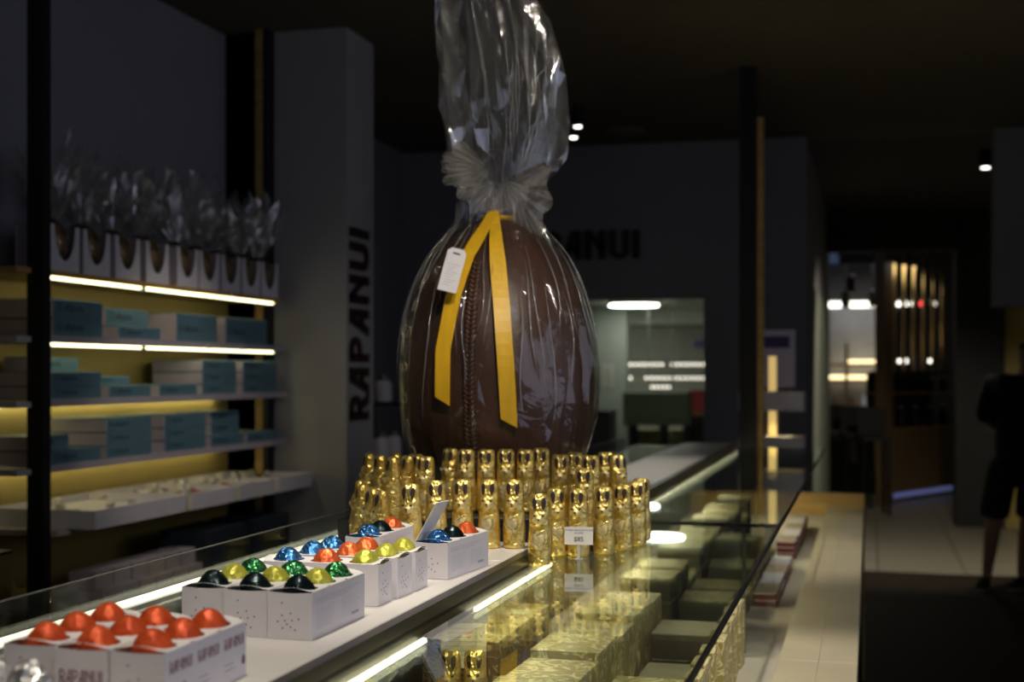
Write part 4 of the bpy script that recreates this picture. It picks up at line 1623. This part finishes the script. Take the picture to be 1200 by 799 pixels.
# small things under the strip, seen below its lamp
gb = put_cbox(-0.775, 2.33, ZD, (0.140, 0.40, 0.205), 'gold_filigree_fine', 'brown_filigree', 'long gold and brown printed gift box under the white strip', 'gift box under the strip')
cdA = thing('info_card', 'cream card with fine print leaning on the brown gift box', 'card', (-0.685, 2.285, 0.945), 0.25)
m = MB()
Mc = frame((0, 0, 0), (1, 0, 0), (0, 0.45, 0.89))
m.prism([(-0.04, 0), (0.04, 0), (0.04, 0.08), (-0.04, 0.08)], 0.001, Mc)
m.build('card_sheet', 'cream_paper', cdA)
m = MB()
for k in range(8):
    m.prism([(-0.032, 0.070 - k * 0.008), (0.030 - 0.008 * (k % 3), 0.070 - k * 0.008), (0.030 - 0.008 * (k % 3), 0.0712 - k * 0.008), (-0.032, 0.0712 - k * 0.008)], 0.0002, Mc @ Matrix.Translation((0, 0, 0.0012)))
m.build('card_print', 'faint_ink', cdA)
cdB = thing('info_card', 'blank cream card lying on the brown gift box lid', 'card', (-0.68, 2.62, 0.9862), 0.3)
B(-0.035, 0.035, -0.03, 0.03, 0, 0.001).build('card_sheet', 'cream_paper', cdB)
tag(MB().bbox(-0.74, -0.615, 2.02, 2.255, ZD, 0.862, 0.002).build('carton', 'dark_board'), 'low dark carton carrying rabbits and a blue egg under the strip', 'carton')
for k, (x, y) in enumerate(((-0.680, 2.19), (-0.640, 2.205))):
    o = dup(rab, (x, y, 0.8625), 0.1, 'gold foil rabbit inside the counter before the leaning cream card', 'rabbits inside the counter')
put_egg(Vector((-0.705, 2.115, 0.8895)), 'blue_foil', 'lone blue foil egg inside the counter beside two rabbits', 'single blue egg', 0.3)
sc = thing('shelf_card', 'bright white sign card tilted on a carton under the strip', 'card', (-0.675, 1.60, 1.00), 0.0)
m = MB()
m.prism([(-0.05, 0), (0.035, 0), (0.035, 0.22), (-0.05, 0.22)], 0.002, frame((0, 0, 0), (1, 0, 0), (0, 0.98, 0.18)))
m.build('card_sheet', 'white_card_top', sc)
m = MB()
m.box(-0.03, 0.02, 0.05, 0.15, -0.2195, 0.006)
m.build('prop', 'dark_board', sc)
# crumpled silver bundles at the near end of the strip
for k, (x, y) in enumerate(((-0.815, 1.135), (-0.755, 1.115))):
    o = egg_mesh(20 + k, 'silver_foil', 0.30).build('foil_bundle', 'silver_foil', smooth=False, loc=(x, y, ZS + 0.0345))
    o.scale = (1.15, 1.15, 1.25)
    tag(o, 'crumpled silver foil bundle before the orange egg boxes, %s' % ('beside the back glass' if k == 0 else 'beside the first bundle'), 'sweet', 'silver bundles on the strip')

# ------------------------------------------------------------------ posts and tiered stand at the far end of the counter
po = thing('ceiling_post', 'slim black post rising from the counter end to the ceiling', 'post', (-0.588, 6.98, 0))
B(-0.042, 0.042, -0.04, 0.04, 0.0, CH).build('post_shaft', 'black_metal', po)
B(0.044, 0.075, 0.00, 0.04, 0.0, CH - 0.25).build('post_inlay', 'gold_wood', po, label='golden strip beside the post')
ts = thing('tiered_stand', 'two-tier white tray stand on a lit golden column behind the black post', 'stand', (-0.50, 7.45, 0))
MB().lathe([(0.14, 0), (0.14, 0.02), (0.03, 0.03), (0.025, 0.9)], 20).build('base', 'grey_metal', ts)
B(-0.02, 0.02, -0.02, 0.02, 0.9, 1.55).build('column', 'warm_glow', ts, label='glowing amber column')
for zt_ in (1.02, 1.26):
    m = MB()
    m.bbox(-0.17, 0.17, -0.13, 0.13, zt_, zt_ + 0.012, 0.003)
    for a in ((-0.17, 0.17, -0.13, -0.125), (-0.17, 0.17, 0.125, 0.13), (-0.17, -0.165, -0.125, 0.125), (0.165, 0.17, -0.125, 0.125)):
        m.box(a[0], a[1], a[2], a[3], zt_ + 0.012, zt_ + 0.10)
    m.build('tray', 'white_card', ts)
    for k in range(9):
        o = dup_mesh(box_protos[('silver_foil', 'c')], (-0.50 - 0.135 + 0.034 * k, 7.45 - 0.09, zt_ + 0.085 + 0.004 * (k % 2)), k)
        o.data = o.data
        tag(o, 'wrapped sweet heaped in the %s tray of the tiered stand' % ('lower' if zt_ < 1.2 else 'upper'), 'sweet', 'sweets on the tiered stand, %g' % zt_)
    B(-0.16, 0.16, -0.12, 0.12, zt_ + 0.0125, zt_ + 0.084).build('tray_filling', 'basket', ts)
ss = thing('poster_stand', 'lavender notice board with a purple heading behind the tray stand', 'notice board', (-0.50, 7.75, 0))
B(-0.105, 0.105, -0.008, 0.008, 1.38, 1.70).build('board', 'lavender_board', ss)
B(-0.075, 0.075, -0.0095, -0.0082, 1.60, 1.665).build('heading', 'purple_board', ss)
B(-0.015, 0.015, 0.009, 0.03, 0.0, 1.6).build('stand_leg', 'grey_metal', ss)
B(-0.12, 0.12, -0.1, 0.1, 0.0, 0.015).build('stand_foot', 'grey_metal', ss)
spot_light('stand_fill', (-0.42, 7.36, 1.20), (-0.50, 7.43, 1.0), 0.6, (1, 0.85, 0.5), 120, 0.5, 0.02)  # added fill spot brightening the trays, no lamp stands here

# ------------------------------------------------------------------ ceiling fittings
dl = thing('downlight', 'small round ceiling downlight added out of view to light the shop goods', 'ceiling lamp', group='added downlights')
MB().lathe([(0.045, -0.02), (0.05, -0.018), (0.05, 0.10), (0.045, 0.10)], 20).build('housing', 'black_metal', dl)
MB().lathe([(0.036, -0.0245), (0.036, -0.0205)], 20).build('lens', 'downlight_glow', dl)
for k, (p, t_, w_, sz_) in enumerate(SPOTS):  # unseen fixtures added to go with the spots
    if k == 0:
        dl.location = (p[0], p[1], CH - 0.101)
    else:
        dup(dl, (p[0], p[1], CH - 0.101))
d2 = dup(dl, (-1.62, 7.7, CH - 0.101), 0, 'tiny lit ceiling downlight near the plume of the giant egg', 'ceiling downlights by the plume')
d2.scale = (0.6, 0.6, 1)
d2 = dup(dl, (-1.72, 8.05, CH - 0.101), 0, 'tiny lit ceiling downlight near the plume of the giant egg', 'ceiling downlights by the plume')
d2.scale = (0.6, 0.6, 1)
d2 = dup(dl, (0.78, 9.95, CH - 0.101), 0, 'lone lit downlight in the dark hallway ceiling', 'hallway downlight')
d2.scale = (0.8, 0.8, 1)
vn = thing('ceiling_vent', 'round dark vent disc on the ceiling near the far wall', 'vent', (-1.5, 8.55, CH - 0.05))
MB().lathe([(0.08, 0), (0.13, 0.01), (0.14, 0.03), (0.14, 0.049)], 24).build('vent_rim', 'ceiling_paint', vn)
MB().lathe([(0.06, -0.004), (0.075, -0.002), (0.075, 0.0)], 20).build('vent_core', 'dark_trim', vn)

# ------------------------------------------------------------------ cafe seen through the opening
def wp(px, py, d):
    """bearing/elevation survey point: pixel bearing, pixel elevation and distance to metres"""
    u = (px - 600) / 1600
    return (d * (-sn + u * cs), d * (cs + u * sn), 1.46 - (py - 437) * d / 1600)


for k, (px, py, d, r) in enumerate(((743, 357, 15.0, 0.27), (690, 361, 16.0, 0.26), (770, 352, 12.2, 0.24))):
    x, y, z = wp(px, py, d)
    o = thing('disc_lamp', ('round glowing disc lamp flush under the cafe ceiling', 'round disc lamp partly hidden by the giant egg', 'round cafe disc lamp just behind the opening')[k], 'ceiling lamp', (x, y, 2.24))
    MB().lathe([(r, -0.045), (r, -0.002)], 32).build('diffuser', 'disc_lamp', o)
    MB().lathe([(r + 0.015, -0.03), (r + 0.015, -0.001)], 32).build('rim', 'white_shelf', o)

def wpy(px, py, Y):
    u = (px - 600) / 1600
    return wp(px, py, Y / (cs + u * sn))


def lamp_row(label, pxs, py, Y, r, mats, rise, name='string_lights'):
    """a straight rail along X with glowing globes hung from it"""
    pts = [wpy(px, py, Y) for px in pxs]
    z0_ = pts[len(pts) // 2][2]
    o = thing(name, label, 'lights', (pts[0][0], Y, z0_))
    B(-0.05, pts[-1][0] - pts[0][0] + 0.05, -0.006, 0.006, r * 1.81, r * 1.81 + 0.012).build('rail', 'grey_metal', o)
    for x_ in (-0.04, pts[-1][0] - pts[0][0] + 0.04):
        B(x_ - 0.004, x_ + 0.004, -0.004, 0.004, r * 1.81 + 0.0125, rise - z0_).build('hanger', 'grey_metal', o)
    cache = {}
    for p, mt in zip(pts, mats):
        if mt not in cache:
            b1 = MB().lathe([(0.002, -r), (r * 0.6, -r * 0.8), (r, 0), (r * 0.6, r * 0.8), (r * 0.3, r)], 10).build('bulb', mt, o, True, loc=(p[0] - pts[0][0], 0, 0))
            c1 = MB().lathe([(r * 0.3, r), (r * 0.3, r * 1.8), (0.002, r * 1.805)], 8).build('bulb_cap', 'grey_metal', b1, True)
            cache[mt] = (b1, c1)
        else:
            b1, c1 = cache[mt]
            b2 = dup_mesh(b1, (p[0] - pts[0][0], 0, 0), parent=o)
            dup_mesh(c1, (0, 0, 0), parent=b2)
    return o


lamp_row('upper string of round bulbs over the cafe counter', [739 + 6.1 * k for k in range(15) if k != 7], 427, 15.6, 0.018, ['bulb_glow'] * 14, 2.24)
lamp_row('middle string of round bulbs over the cafe counter', [739 + 6.1 * k for k in range(15) if k not in (1, 2)], 443, 15.9, 0.018, ['bulb_glow'] * 13, 2.24)
lamp_row('short lowest string of bulbs over the green cafe bar', [764 + 5 * k for k in range(5)], 453.5, 15.2, 0.016, ['bulb_glow'] * 5, 2.24)

# slatted back screen
x0, y0, z0 = wp(735, 383, 17.2)
x1, y1, z1 = wp(830, 500, 17.2)
sl = thing('slat_screen', 'pale vertical slat screen at the back of the cafe', 'screen', (x0, y0, 0))
sl0 = None
for k in range(16):
    xx = (x1 - x0) * k / 15
    if sl0 is None:
        sl0 = MB().box(0, 0.045, 0, 0.03, 0.0, 2.04).build('slat', 'cafe_slat', sl)
    else:
        dup_mesh(sl0, (xx, 0.0, 0), parent=sl)
B(0, x1 - x0 + 0.05, 0.031, 0.045, 0, 2.04).build('screen_back', 'pale_green_wall', sl)
# small pictures on the screen
x, y, z = wp(820, 402, 16.9)
o = thing('wall_picture', 'small purple picture on the cafe slat screen', 'picture', (x, y, z - 0.05))
B(-0.09, 0.09, 0, 0.02, 0, 0.10).build('frame', 'grey_metal', o)
B(-0.08, 0.08, -0.002, -0.0005, 0.01, 0.09).build('print', 'purple_board', o)
x, y, z = wp(712, 440, 15.3)
o = thing('wall_picture', 'pale framed notice on the green cafe partition', 'picture', (x, y, z))
B(-0.06, 0.06, 0, 0.02, -0.12, 0.12).build('frame', 'white_shelf', o)
B(-0.05, 0.05, -0.002, -0.0005, -0.11, 0.11).build('print', 'cafe_slat', o)
# ribbed green bar
xa, ya, za = wp(730, 460, 14.2)
xb, yb, zb = wp(809, 498, 14.2)
bar = thing('cafe_bar', 'dark green ribbed bar front standing on black legs in the cafe', 'bar counter', (xa, ya, 0))
W = xb - xa
B(0, W, 0.021, 0.32, zb, za).build('bar_body', 'green_slat', bar)
rb0 = None
for k in range(16):
    if rb0 is None:
        rb0 = B(0, W / 16 * 0.7, 0, 0.02, zb, za).build('rib', 'green_slat', bar)
    else:
        dup_mesh(rb0, (W * k / 16, 0, 0), parent=bar)
for x_ in (0.05, W * 0.55, W - 0.06):
    for y_ in (0.05, 0.27):
        B(x_, x_ + 0.06, y_, y_ + 0.04, 0, zb).build('leg', 'black_metal', bar)
for k, px in enumerate((758, 793)):
    x, y, z = wp(px, 510, 14.6)
    o = thing('wicker_basket', 'straw basket under the green cafe bar, %s' % ('beside its middle legs' if k else 'towards the dark cabinet'), 'basket', (x, y, 0.55), 0, 'baskets under the bar')
    MB().lathe([(0.10, 0), (0.135, 0.05), (0.14, 0.30), (0.13, 0.31)], 20).build('basket_body', 'basket', o, True)
    MB().lathe([(0.142, 0.29), (0.150, 0.30), (0.142, 0.315)], 20).build('basket_rim', 'basket', o, True)
lo_ = thing('low_bench', 'low dark bench holding the straw baskets under the bar', 'bench', (xa + W / 2, ya + 0.41, 0))
B(-W / 2 + 0.02, W / 2 + 0.1, -0.05, 0.3, 0.50, 0.549).build('bench_top', 'black_metal', lo_)
for s_ in (-W / 2 + 0.06, W / 2):
    B(s_ - 0.03, s_ + 0.03, 0.0, 0.25, 0, 0.50).build('bench_leg', 'black_metal', lo_)
x, y, z = wp(709, 497, 14.6)
o = thing('side_cabinet', 'squat dark cabinet beside the pale green cafe partition', 'cabinet', (x, y, 0))
B(-0.16, 0.09, -0.2, 0.2, 0, 1.06).build('cabinet_body', 'black_metal', o)
B(-0.15, 0.08, -0.205, -0.2005, 0.08, 1.02).build('cabinet_door', 'dark_trim', o)
x, y, z = wp(817, 470, 14.8)
o = thing('poster_cabinet', 'red and white poster panel on a wooden shelf in the cafe', 'poster', (x, y, 0))
B(-0.085, 0.085, 0, 0.03, z - 0.12, z + 0.12).build('poster_face', 'red_poster', o)
B(-0.10, 0.10, -0.01, 0.14, z - 0.165, z - 0.122).build('shelf_board', 'oak', o)
B(-0.09, 0.09, 0.0, 0.13, 0, z - 0.166).build('cabinet_base', 'dark_trim', o)
# sidewall niche left of the egg: shop goods glimpsed past the column
for k, (x, y, z) in enumerate(((-2.49, 6.80, 1.0), (-2.50, 7.02, 1.0), (-2.62, 7.20, 1.30))):
    o = thing('jar', ('pale jar glimpsed behind the column at counter height', 'second pale jar glimpsed between column and giant egg', 'pale jar on the upper niche board beside the column')[k], 'jar', (x, y, z + 0.0005))
    MB().lathe([(0.04, 0), (0.045, 0.01), (0.045, 0.10), (0.03, 0.12)], 14).build('jar_body', 'white_card', o, True)
    MB().lathe([(0.034, 0.121), (0.034, 0.145)], 14).build('jar_lid', 'grey_metal', o)
o = thing('niche_rack', 'dark rack of jars behind the column', 'rack', (-2.50, 7.0, 0))
B(-0.25, 0.30, -0.35, 0.35, 0.98, 1.0).build('rack_board', 'dark_trim', o)
B(-0.25, 0.30, 0.05, 0.35, 1.28, 1.30).build('rack_board', 'dark_trim', o)
for s_ in (-0.235, 0.285):
    B(s_ - 0.015, s_ + 0.015, 0.32, 0.35, 0, 1.279).build('rack_post', 'black_metal', o)
    B(s_ - 0.015, s_ + 0.015, -0.34, -0.31, 0, 0.979).build('rack_post', 'black_metal', o)
area_light('niche_glow', (-3.5, 7.6, 2.55), (0, 0, 0), 0.3, 0.8, 1.2, (1.0, 0.75, 0.3))

# ------------------------------------------------------------------ hallway on the right
# back bar with lights
bb = thing('back_bar', 'lit back bar with pale tiled wall and warm shelf lights down the hallway', 'bar', (-0.1, 17.2, 0))
xl, yl, zl = wp(968, 357, 16.9)
xr, yr, zr = wp(1040, 357, 16.9)


def hb(name, mat, pxa, pxb, pya, pyb, d, dep=0.06, parent=bb):
    a = wp(pxa, pya, d)
    b_ = wp(pxb, pyb, d)
    yy = (a[1] + b_[1]) / 2
    m = B(a[0], b_[0], yy, yy + dep, b_[2], a[2])
    m.v = [(x + 0.1, y - 17.2, z) for x, y, z in m.v]
    return m.build(name, mat, parent)


hb('bulkhead', 'wall_paint', 962, 1045, 308, 352, 16.9, 0.2)
hb('light_trough', 'hall_led', 966, 1042, 353.5, 360, 16.95, 0.05)
hb('tiled_back', 'blue_tile_wall', 962, 1045, 360, 520, 17.3, 0.1)
hb('shelf_light', 'warm_led', 992, 1040, 421.5, 425.5, 16.9, 0.2)
hb('shelf_light', 'warm_led', 966, 1040, 439.5, 444.5, 16.9, 0.2)
hb('shelf_board', 'oak', 962, 1045, 426, 429, 16.85, 0.28)
hb('shelf_board', 'oak', 962, 1045, 445, 448, 16.85, 0.28)
hb('shelf_upright', 'brass', 990, 994, 402, 500, 16.8, 0.05)
hb('counter_top', 'gold_wood', 962, 1045, 482, 487, 16.3, 0.45)
hb('counter_front', 'black_metal', 962, 1045, 487, 578, 16.35, 0.35)
for k in range(5):
    x, y, z = wp(979 + 11 * k, 470, 16.95)
    o = thing('bottle', '%s bottle on the lit back bar counter, %s from the green wall' % (('brown', 'lavender')[k % 2], ('first', 'second', 'third', 'fourth', 'fifth')[k]), 'bottle', (x, y, wp(979, 482, 16.3)[2] + 0.001), 0, 'bottles on the back bar')
    MB().lathe([(0.03, 0), (0.032, 0.01), (0.032, 0.13), (0.012, 0.17), (0.012, 0.21)], 12).build('bottle_body', 'lavender_board' if k % 2 else 'oak', o, True)
    MB().lathe([(0.014, 0.2105), (0.014, 0.225)], 10).build('bottle_cap', 'brass', o)
for k, (px, py, r) in enumerate(((1024, 456, 0.05), (1023, 469, 0.035))):
    x, y, z = wp(px, py, 16.7)
    MB().lathe([(0.002, -r), (r * 0.6, -r * 0.8), (r, 0), (r * 0.6, r * 0.8), (0.002, r)], 14, (x + 0.1, y - 17.2, z)).build('globe_lamp', 'hall_led', bb, True, label='glowing white globe')
for k, (px, d) in enumerate(((979, 15.35), (1003, 14.85), (1024, 14.2))):
    x, y, z = wp(px, 500, d)
    o = thing('bar_stool', 'tall black bar stool %s' % ('nearest the green hallway wall', 'in the middle of the three', 'beside the wooden partition')[k], 'stool', (x, y, 0), 0.2, 'bar stools in the hallway')
    m = MB()
    m.bbox(-0.14, 0.14, -0.14, 0.14, 0.76, 0.81, 0.01)
    m.build('seat', 'black_metal', o)
    B(-0.14, 0.14, 0.11, 0.135, 0.811, 1.10).build('backrest', 'black_metal', o)
    for sx_ in (-0.12, 0.12):
        for sy_ in (-0.12, 0.12):
            MB().tube((sx_ * 1.1, sy_ * 1.1, 0), (sx_, sy_, 0.759), 0.018, n=8).build('leg', 'black_metal', o)
    for sx_ in (-0.126, 0.126):
        MB().tube((sx_, -0.11, 0.28), (sx_, 0.11, 0.28), 0.011, n=6).build('foot_rail', 'black_metal', o)
for k, (px, py) in enumerate(((997, 333), (991, 351), (1023, 350))):
    x, y, z = wp(px, py, (15.2, 15.6, 15.6)[k])
    o = thing('pendant_spot', ('upper', 'lower left', 'lower right')[k] + ' black cylinder spot hanging before the back bar light', 'pendant lamp', (x, y, z))
    MB().lathe([(0.045, -0.09), (0.05, -0.08), (0.05, 0.09), (0.01, 0.10)], 14).build('lamp_body', 'black_metal', o)
    MB().tube((0, 0, 0.10), (0, 0, CH - z - 0.0), 0.006, n=6).build('cord', 'black_metal', o)

# wooden partition with brass tubes
pA, pB = wp(1044, 589, 15.2), wp(1118, 575, 16.4)
dv = Vector((pB[0] - pA[0], pB[1] - pA[1], 0))
PL = dv.length
pt = thing('partition', 'oak partition with hanging brass tubes and open bottle shelves', 'partition', (pA[0], pA[1], 0), math.atan2(dv.y, dv.x))
Zq = lambda py, d: 1.46 - (py - 437) * d / 1600
B(-0.18, 0.02, -0.02, 0.10, 0, 3.0 - 0.001).build('end_post', 'oak', pt)
zt3 = Zq(502, 15.8)
k0_ = None
for k in range(14):
    if k0_ is None:
        k0_ = B(0.022, 0.022 + PL / 14 * 0.88, 0, 0.03, 0.14, zt3).build('plank', 'oak', pt)
    else:
        dup_mesh(k0_, (PL * k / 14, 0, 0), parent=pt)
B(0.022, PL, 0.031, 0.05, 0.14, zt3).build('plank_backing', 'dark_trim', pt)
B(0.022, PL, -0.02, 0.28, zt3 + 0.001, zt3 + 0.02).build('shelf_board', 'gold_wood', pt)
zs2 = Zq(461, 15.8)
B(0.022, PL, -0.02, 0.28, zs2, zs2 + 0.02).build('shelf_board', 'gold_wood', pt)
zs1 = Zq(438, 15.8)
B(0.022, PL, -0.02, 0.28, zs1, zs1 + 0.03).build('shelf_board', 'dark_trim', pt)
B(0.022, PL, 0.29, 0.31, zt3, zs1).build('shelf_back', 'dark_trim', pt)
B(0.022, PL, 0.02, 0.06, 0.06, 0.10).build('kick_light', 'blue_lamp', pt, label='blue glow strip at the foot')
ztop = Zq(255, 15.8)
for k in range(7):
    x = 0.06 + (PL - 0.12) * k / 6
    MB().tube((x, 0.12, zs1 + 0.031), (x, 0.12, ztop), 0.020, n=10).build('tube', 'brass', pt, True, label='hanging brass tube')
B(0.022, PL, 0.05, 0.19, ztop + 0.0005, ztop + 0.05).build('tube_rail', 'dark_trim', pt)
B(0.022, PL, 0.05, 0.19, ztop + 0.0505, 2.999).build('tube_fascia', 'dark_paint', pt)
ri = Matrix.Rotation(pt.rotation_euler.z, 4, 'Z')
for k in range(10):
    x = 0.08 + (PL - 0.16) * (k % 5) / 4
    top_ = k < 5
    q = Matrix.Translation(pt.location) @ ri @ Vector((x, 0.10, (zs2 if top_ else zt3) + 0.0205))
    o = thing('bottle', 'dark bottle on the %s shelf of the oak partition, %s from its post' % ('upper' if top_ else 'lower', ('first', 'second', 'third', 'fourth', 'fifth')[k % 5]), 'bottle', q, 0, 'bottles on the partition, %s shelf' % ('upper' if top_ else 'lower'))
    hh = 0.16 if top_ else 0.22
    MB().lathe([(0.05, 0), (0.055, 0.01), (0.055, hh * 0.65), (0.02, hh * 0.85), (0.02, hh)], 12).build('bottle_body', 'black_metal', o, True)
    MB().lathe([(0.022, hh + 0.0005), (0.022, hh + 0.02)], 10).build('bottle_cap', 'lavender_board', o)
# lights seen between the tubes
lamp_row('upper hanging row of white and red lamps behind the brass tubes', [1053, 1061, 1070, 1080, 1094], 356, 17.9, 0.030, ['hall_led', 'hall_led', 'hall_led', 'red_lamp', 'hall_led'], CH, 'lamp_rail')
lamp_row('lower hanging row of small white lamps behind the brass tubes', [1054, 1062, 1071, 1090], 423, 18.3, 0.024, ['hall_led'] * 4, CH, 'lamp_rail')
area_light('hall_light', (0.2, 16.2, 2.7), (0, 0, 0), 0.8, 0.8, 6, (1.0, 0.92, 0.78))
spot_light('hall_spot', (0.78, 9.95, 2.86), (0.15, 11.8, 0.0), 130, (1.0, 0.90, 0.70), 92, 0.5)

# ------------------------------------------------------------------ person seen from behind
pe = thing('person', 'person in black shirt and black shorts walking off past the hallway, seen from behind', 'person', (0.97, 9.78, 0))


def skinned(name, joints, edges, mat, parent, levels=2, root=0):
    me = bpy.data.meshes.new(name)
    me.from_pydata([j[0] for j in joints], edges, [])
    me.update()
    o = bpy.data.objects.new(name, me)
    col.objects.link(o)
    sk = o.modifiers.new('skin', 'SKIN')
    sk.use_smooth_shade = True
    lay = me.skin_vertices[0].data
    for i, j in enumerate(joints):
        r = j[1]
        lay[i].radius = (r, r) if not isinstance(r, tuple) else r
        lay[i].use_root = (i == root)
    ss_ = o.modifiers.new('sub', 'SUBSURF')
    ss_.levels = levels
    ss_.render_levels = levels
    me.materials.append(MATS[mat])
    o.parent = parent
    return o


# local axes: x across (picture right), y away from the camera
J = [((0.0, 0.0, 0.92), (0.10, 0.10)), ((0.01, 0.0, 1.10), (0.135, 0.09)), ((0.03, 0.0, 1.32), (0.16, 0.10)), ((0.05, 0.0, 1.44), (0.07, 0.06)), ((0.07, 0.005, 1.50), 0.052), ((0.08, 0.01, 1.58), (0.075, 0.09)), ((0.085, 0.01, 1.66), (0.07, 0.085)),
     ((-0.09, 0.0, 0.84), 0.068), ((-0.15, -0.02, 0.48), 0.055), ((-0.165, 0.0, 0.34), 0.056), ((-0.19, 0.02, 0.10), 0.036), ((-0.20, 0.0, 0.055), 0.036), ((-0.235, -0.13, 0.028), 0.028),
     ((0.10, 0.0, 0.84), 0.068), ((0.07, 0.02, 0.48), 0.055), ((0.06, 0.05, 0.34), 0.056), ((0.04, 0.08, 0.10), 0.036), ((0.04, 0.06, 0.055), 0.036), ((-0.03, -0.06, 0.028), 0.028),
     ((-0.15, 0.0, 1.38), 0.060), ((-0.19, 0.04, 1.12), 0.042), ((-0.07, 0.24, 1.06), 0.030), ((-0.03, 0.29, 1.06), 0.026),
     ((0.23, 0.0, 1.38), 0.060), ((0.27, 0.04, 1.12), 0.042), ((0.17, 0.24, 1.06), 0.030), ((0.13, 0.29, 1.06), 0.026)]
Ed = [(0, 1), (1, 2), (2, 3), (3, 4), (4, 5), (5, 6), (0, 7), (7, 8), (8, 9), (9, 10), (10, 11), (11, 12), (0, 13), (13, 14), (14, 15), (15, 16), (16, 17), (17, 18), (2, 19), (19, 20), (20, 21), (21, 22), (2, 23), (23, 24), (24, 25), (25, 26)]
base = len(J)
for hx, hy, sg in ((-0.03, 0.29, 1), (0.13, 0.29, -1)):
    wi = 22 if sg > 0 else 26
    for q, (dz, ln) in enumerate(((0.024, 0.062), (0.008, 0.078), (-0.008, 0.074), (-0.024, 0.058))):
        J.append(((hx + sg * 0.012, hy + 0.040, 1.06 + dz), 0.0095))
        J.append(((hx + sg * 0.020, hy + 0.040 + ln * 0.6, 1.06 + dz), 0.0085))
        J.append(((hx + sg * 0.045, hy + 0.040 + ln * 0.8, 1.06 + dz), 0.0075))
        b0 = len(J) - 3
        Ed += [(wi, b0), (b0, b0 + 1), (b0 + 1, b0 + 2)]
    J.append(((hx + sg * 0.02, hy + 0.02, 1.092), 0.010))
    J.append(((hx + sg * 0.035, hy + 0.05, 1.105), 0.0085))
    b0 = len(J) - 2
    Ed += [(wi, b0), (b0, b0 + 1)]
skinned('body', J, Ed, 'skin', pe)
skinned('shirt', [((0.0, 0.0, 0.74), (0.18, 0.17)), ((0.01, 0.0, 1.02), (0.175, 0.16)), ((0.03, 0.0, 1.33), (0.20, 0.125)), ((0.045, 0.0, 1.43), (0.11, 0.085)), ((-0.16, 0.0, 1.385), 0.085), ((-0.195, 0.025, 1.20), 0.076), ((-0.195, 0.035, 1.11), 0.072), ((0.24, 0.0, 1.385), 0.085), ((0.275, 0.025, 1.20), 0.076), ((0.275, 0.035, 1.11), 0.072)],
        [(0, 1), (1, 2), (2, 3), (2, 4), (4, 5), (5, 6), (2, 7), (7, 8), (8, 9)], 'black_cloth', pe)
skinned('shorts', [((0.0, 0.0, 0.93), (0.165, 0.16)), ((0.0, 0.0, 0.84), (0.17, 0.16)), ((-0.10, 0.0, 0.76), 0.115), ((-0.145, -0.015, 0.52), 0.105), ((-0.15, -0.015, 0.47), 0.10), ((0.10, 0.0, 0.76), 0.115), ((0.085, 0.015, 0.52), 0.105), ((0.08, 0.015, 0.47), 0.10)],
        [(0, 1), (1, 2), (2, 3), (3, 4), (1, 5), (5, 6), (6, 7)], 'black_cloth', pe)
skinned('hair', [((0.083, 0.0, 1.60), (0.083, 0.095)), ((0.088, 0.0, 1.67), (0.080, 0.095))], [(0, 1)], 'hair', pe)
for (x, y, dx, dy) in ((-0.20, 0.0, -0.05, -0.16), (0.04, 0.06, -0.08, -0.14)):
    s_ = skinned('shoe', [((x, y + 0.02, 0.050), (0.048, 0.045)), ((x + dx * 0.5, y + dy * 0.5, 0.040), (0.046, 0.036)), ((x + dx, y + dy, 0.030), (0.040, 0.026))], [(0, 1), (1, 2)], 'shoe', pe)
    a_ = math.atan2(dy, dx)
    m = MB()
    pts = [(0.10 * math.cos(t) * (1.25 if math.cos(t) > 0 else 1.0), 0.044 * math.sin(t)) for t in [2 * PI * i / 20 for i in range(20)]]
    m.prism(pts, 0.016, Matrix.Translation((x + dx * 0.45, y + dy * 0.45 + 0.005, 0.0005)) @ Matrix.Rotation(a_, 4, 'Z'))
    m.build('shoe_sole', 'sole', pe)
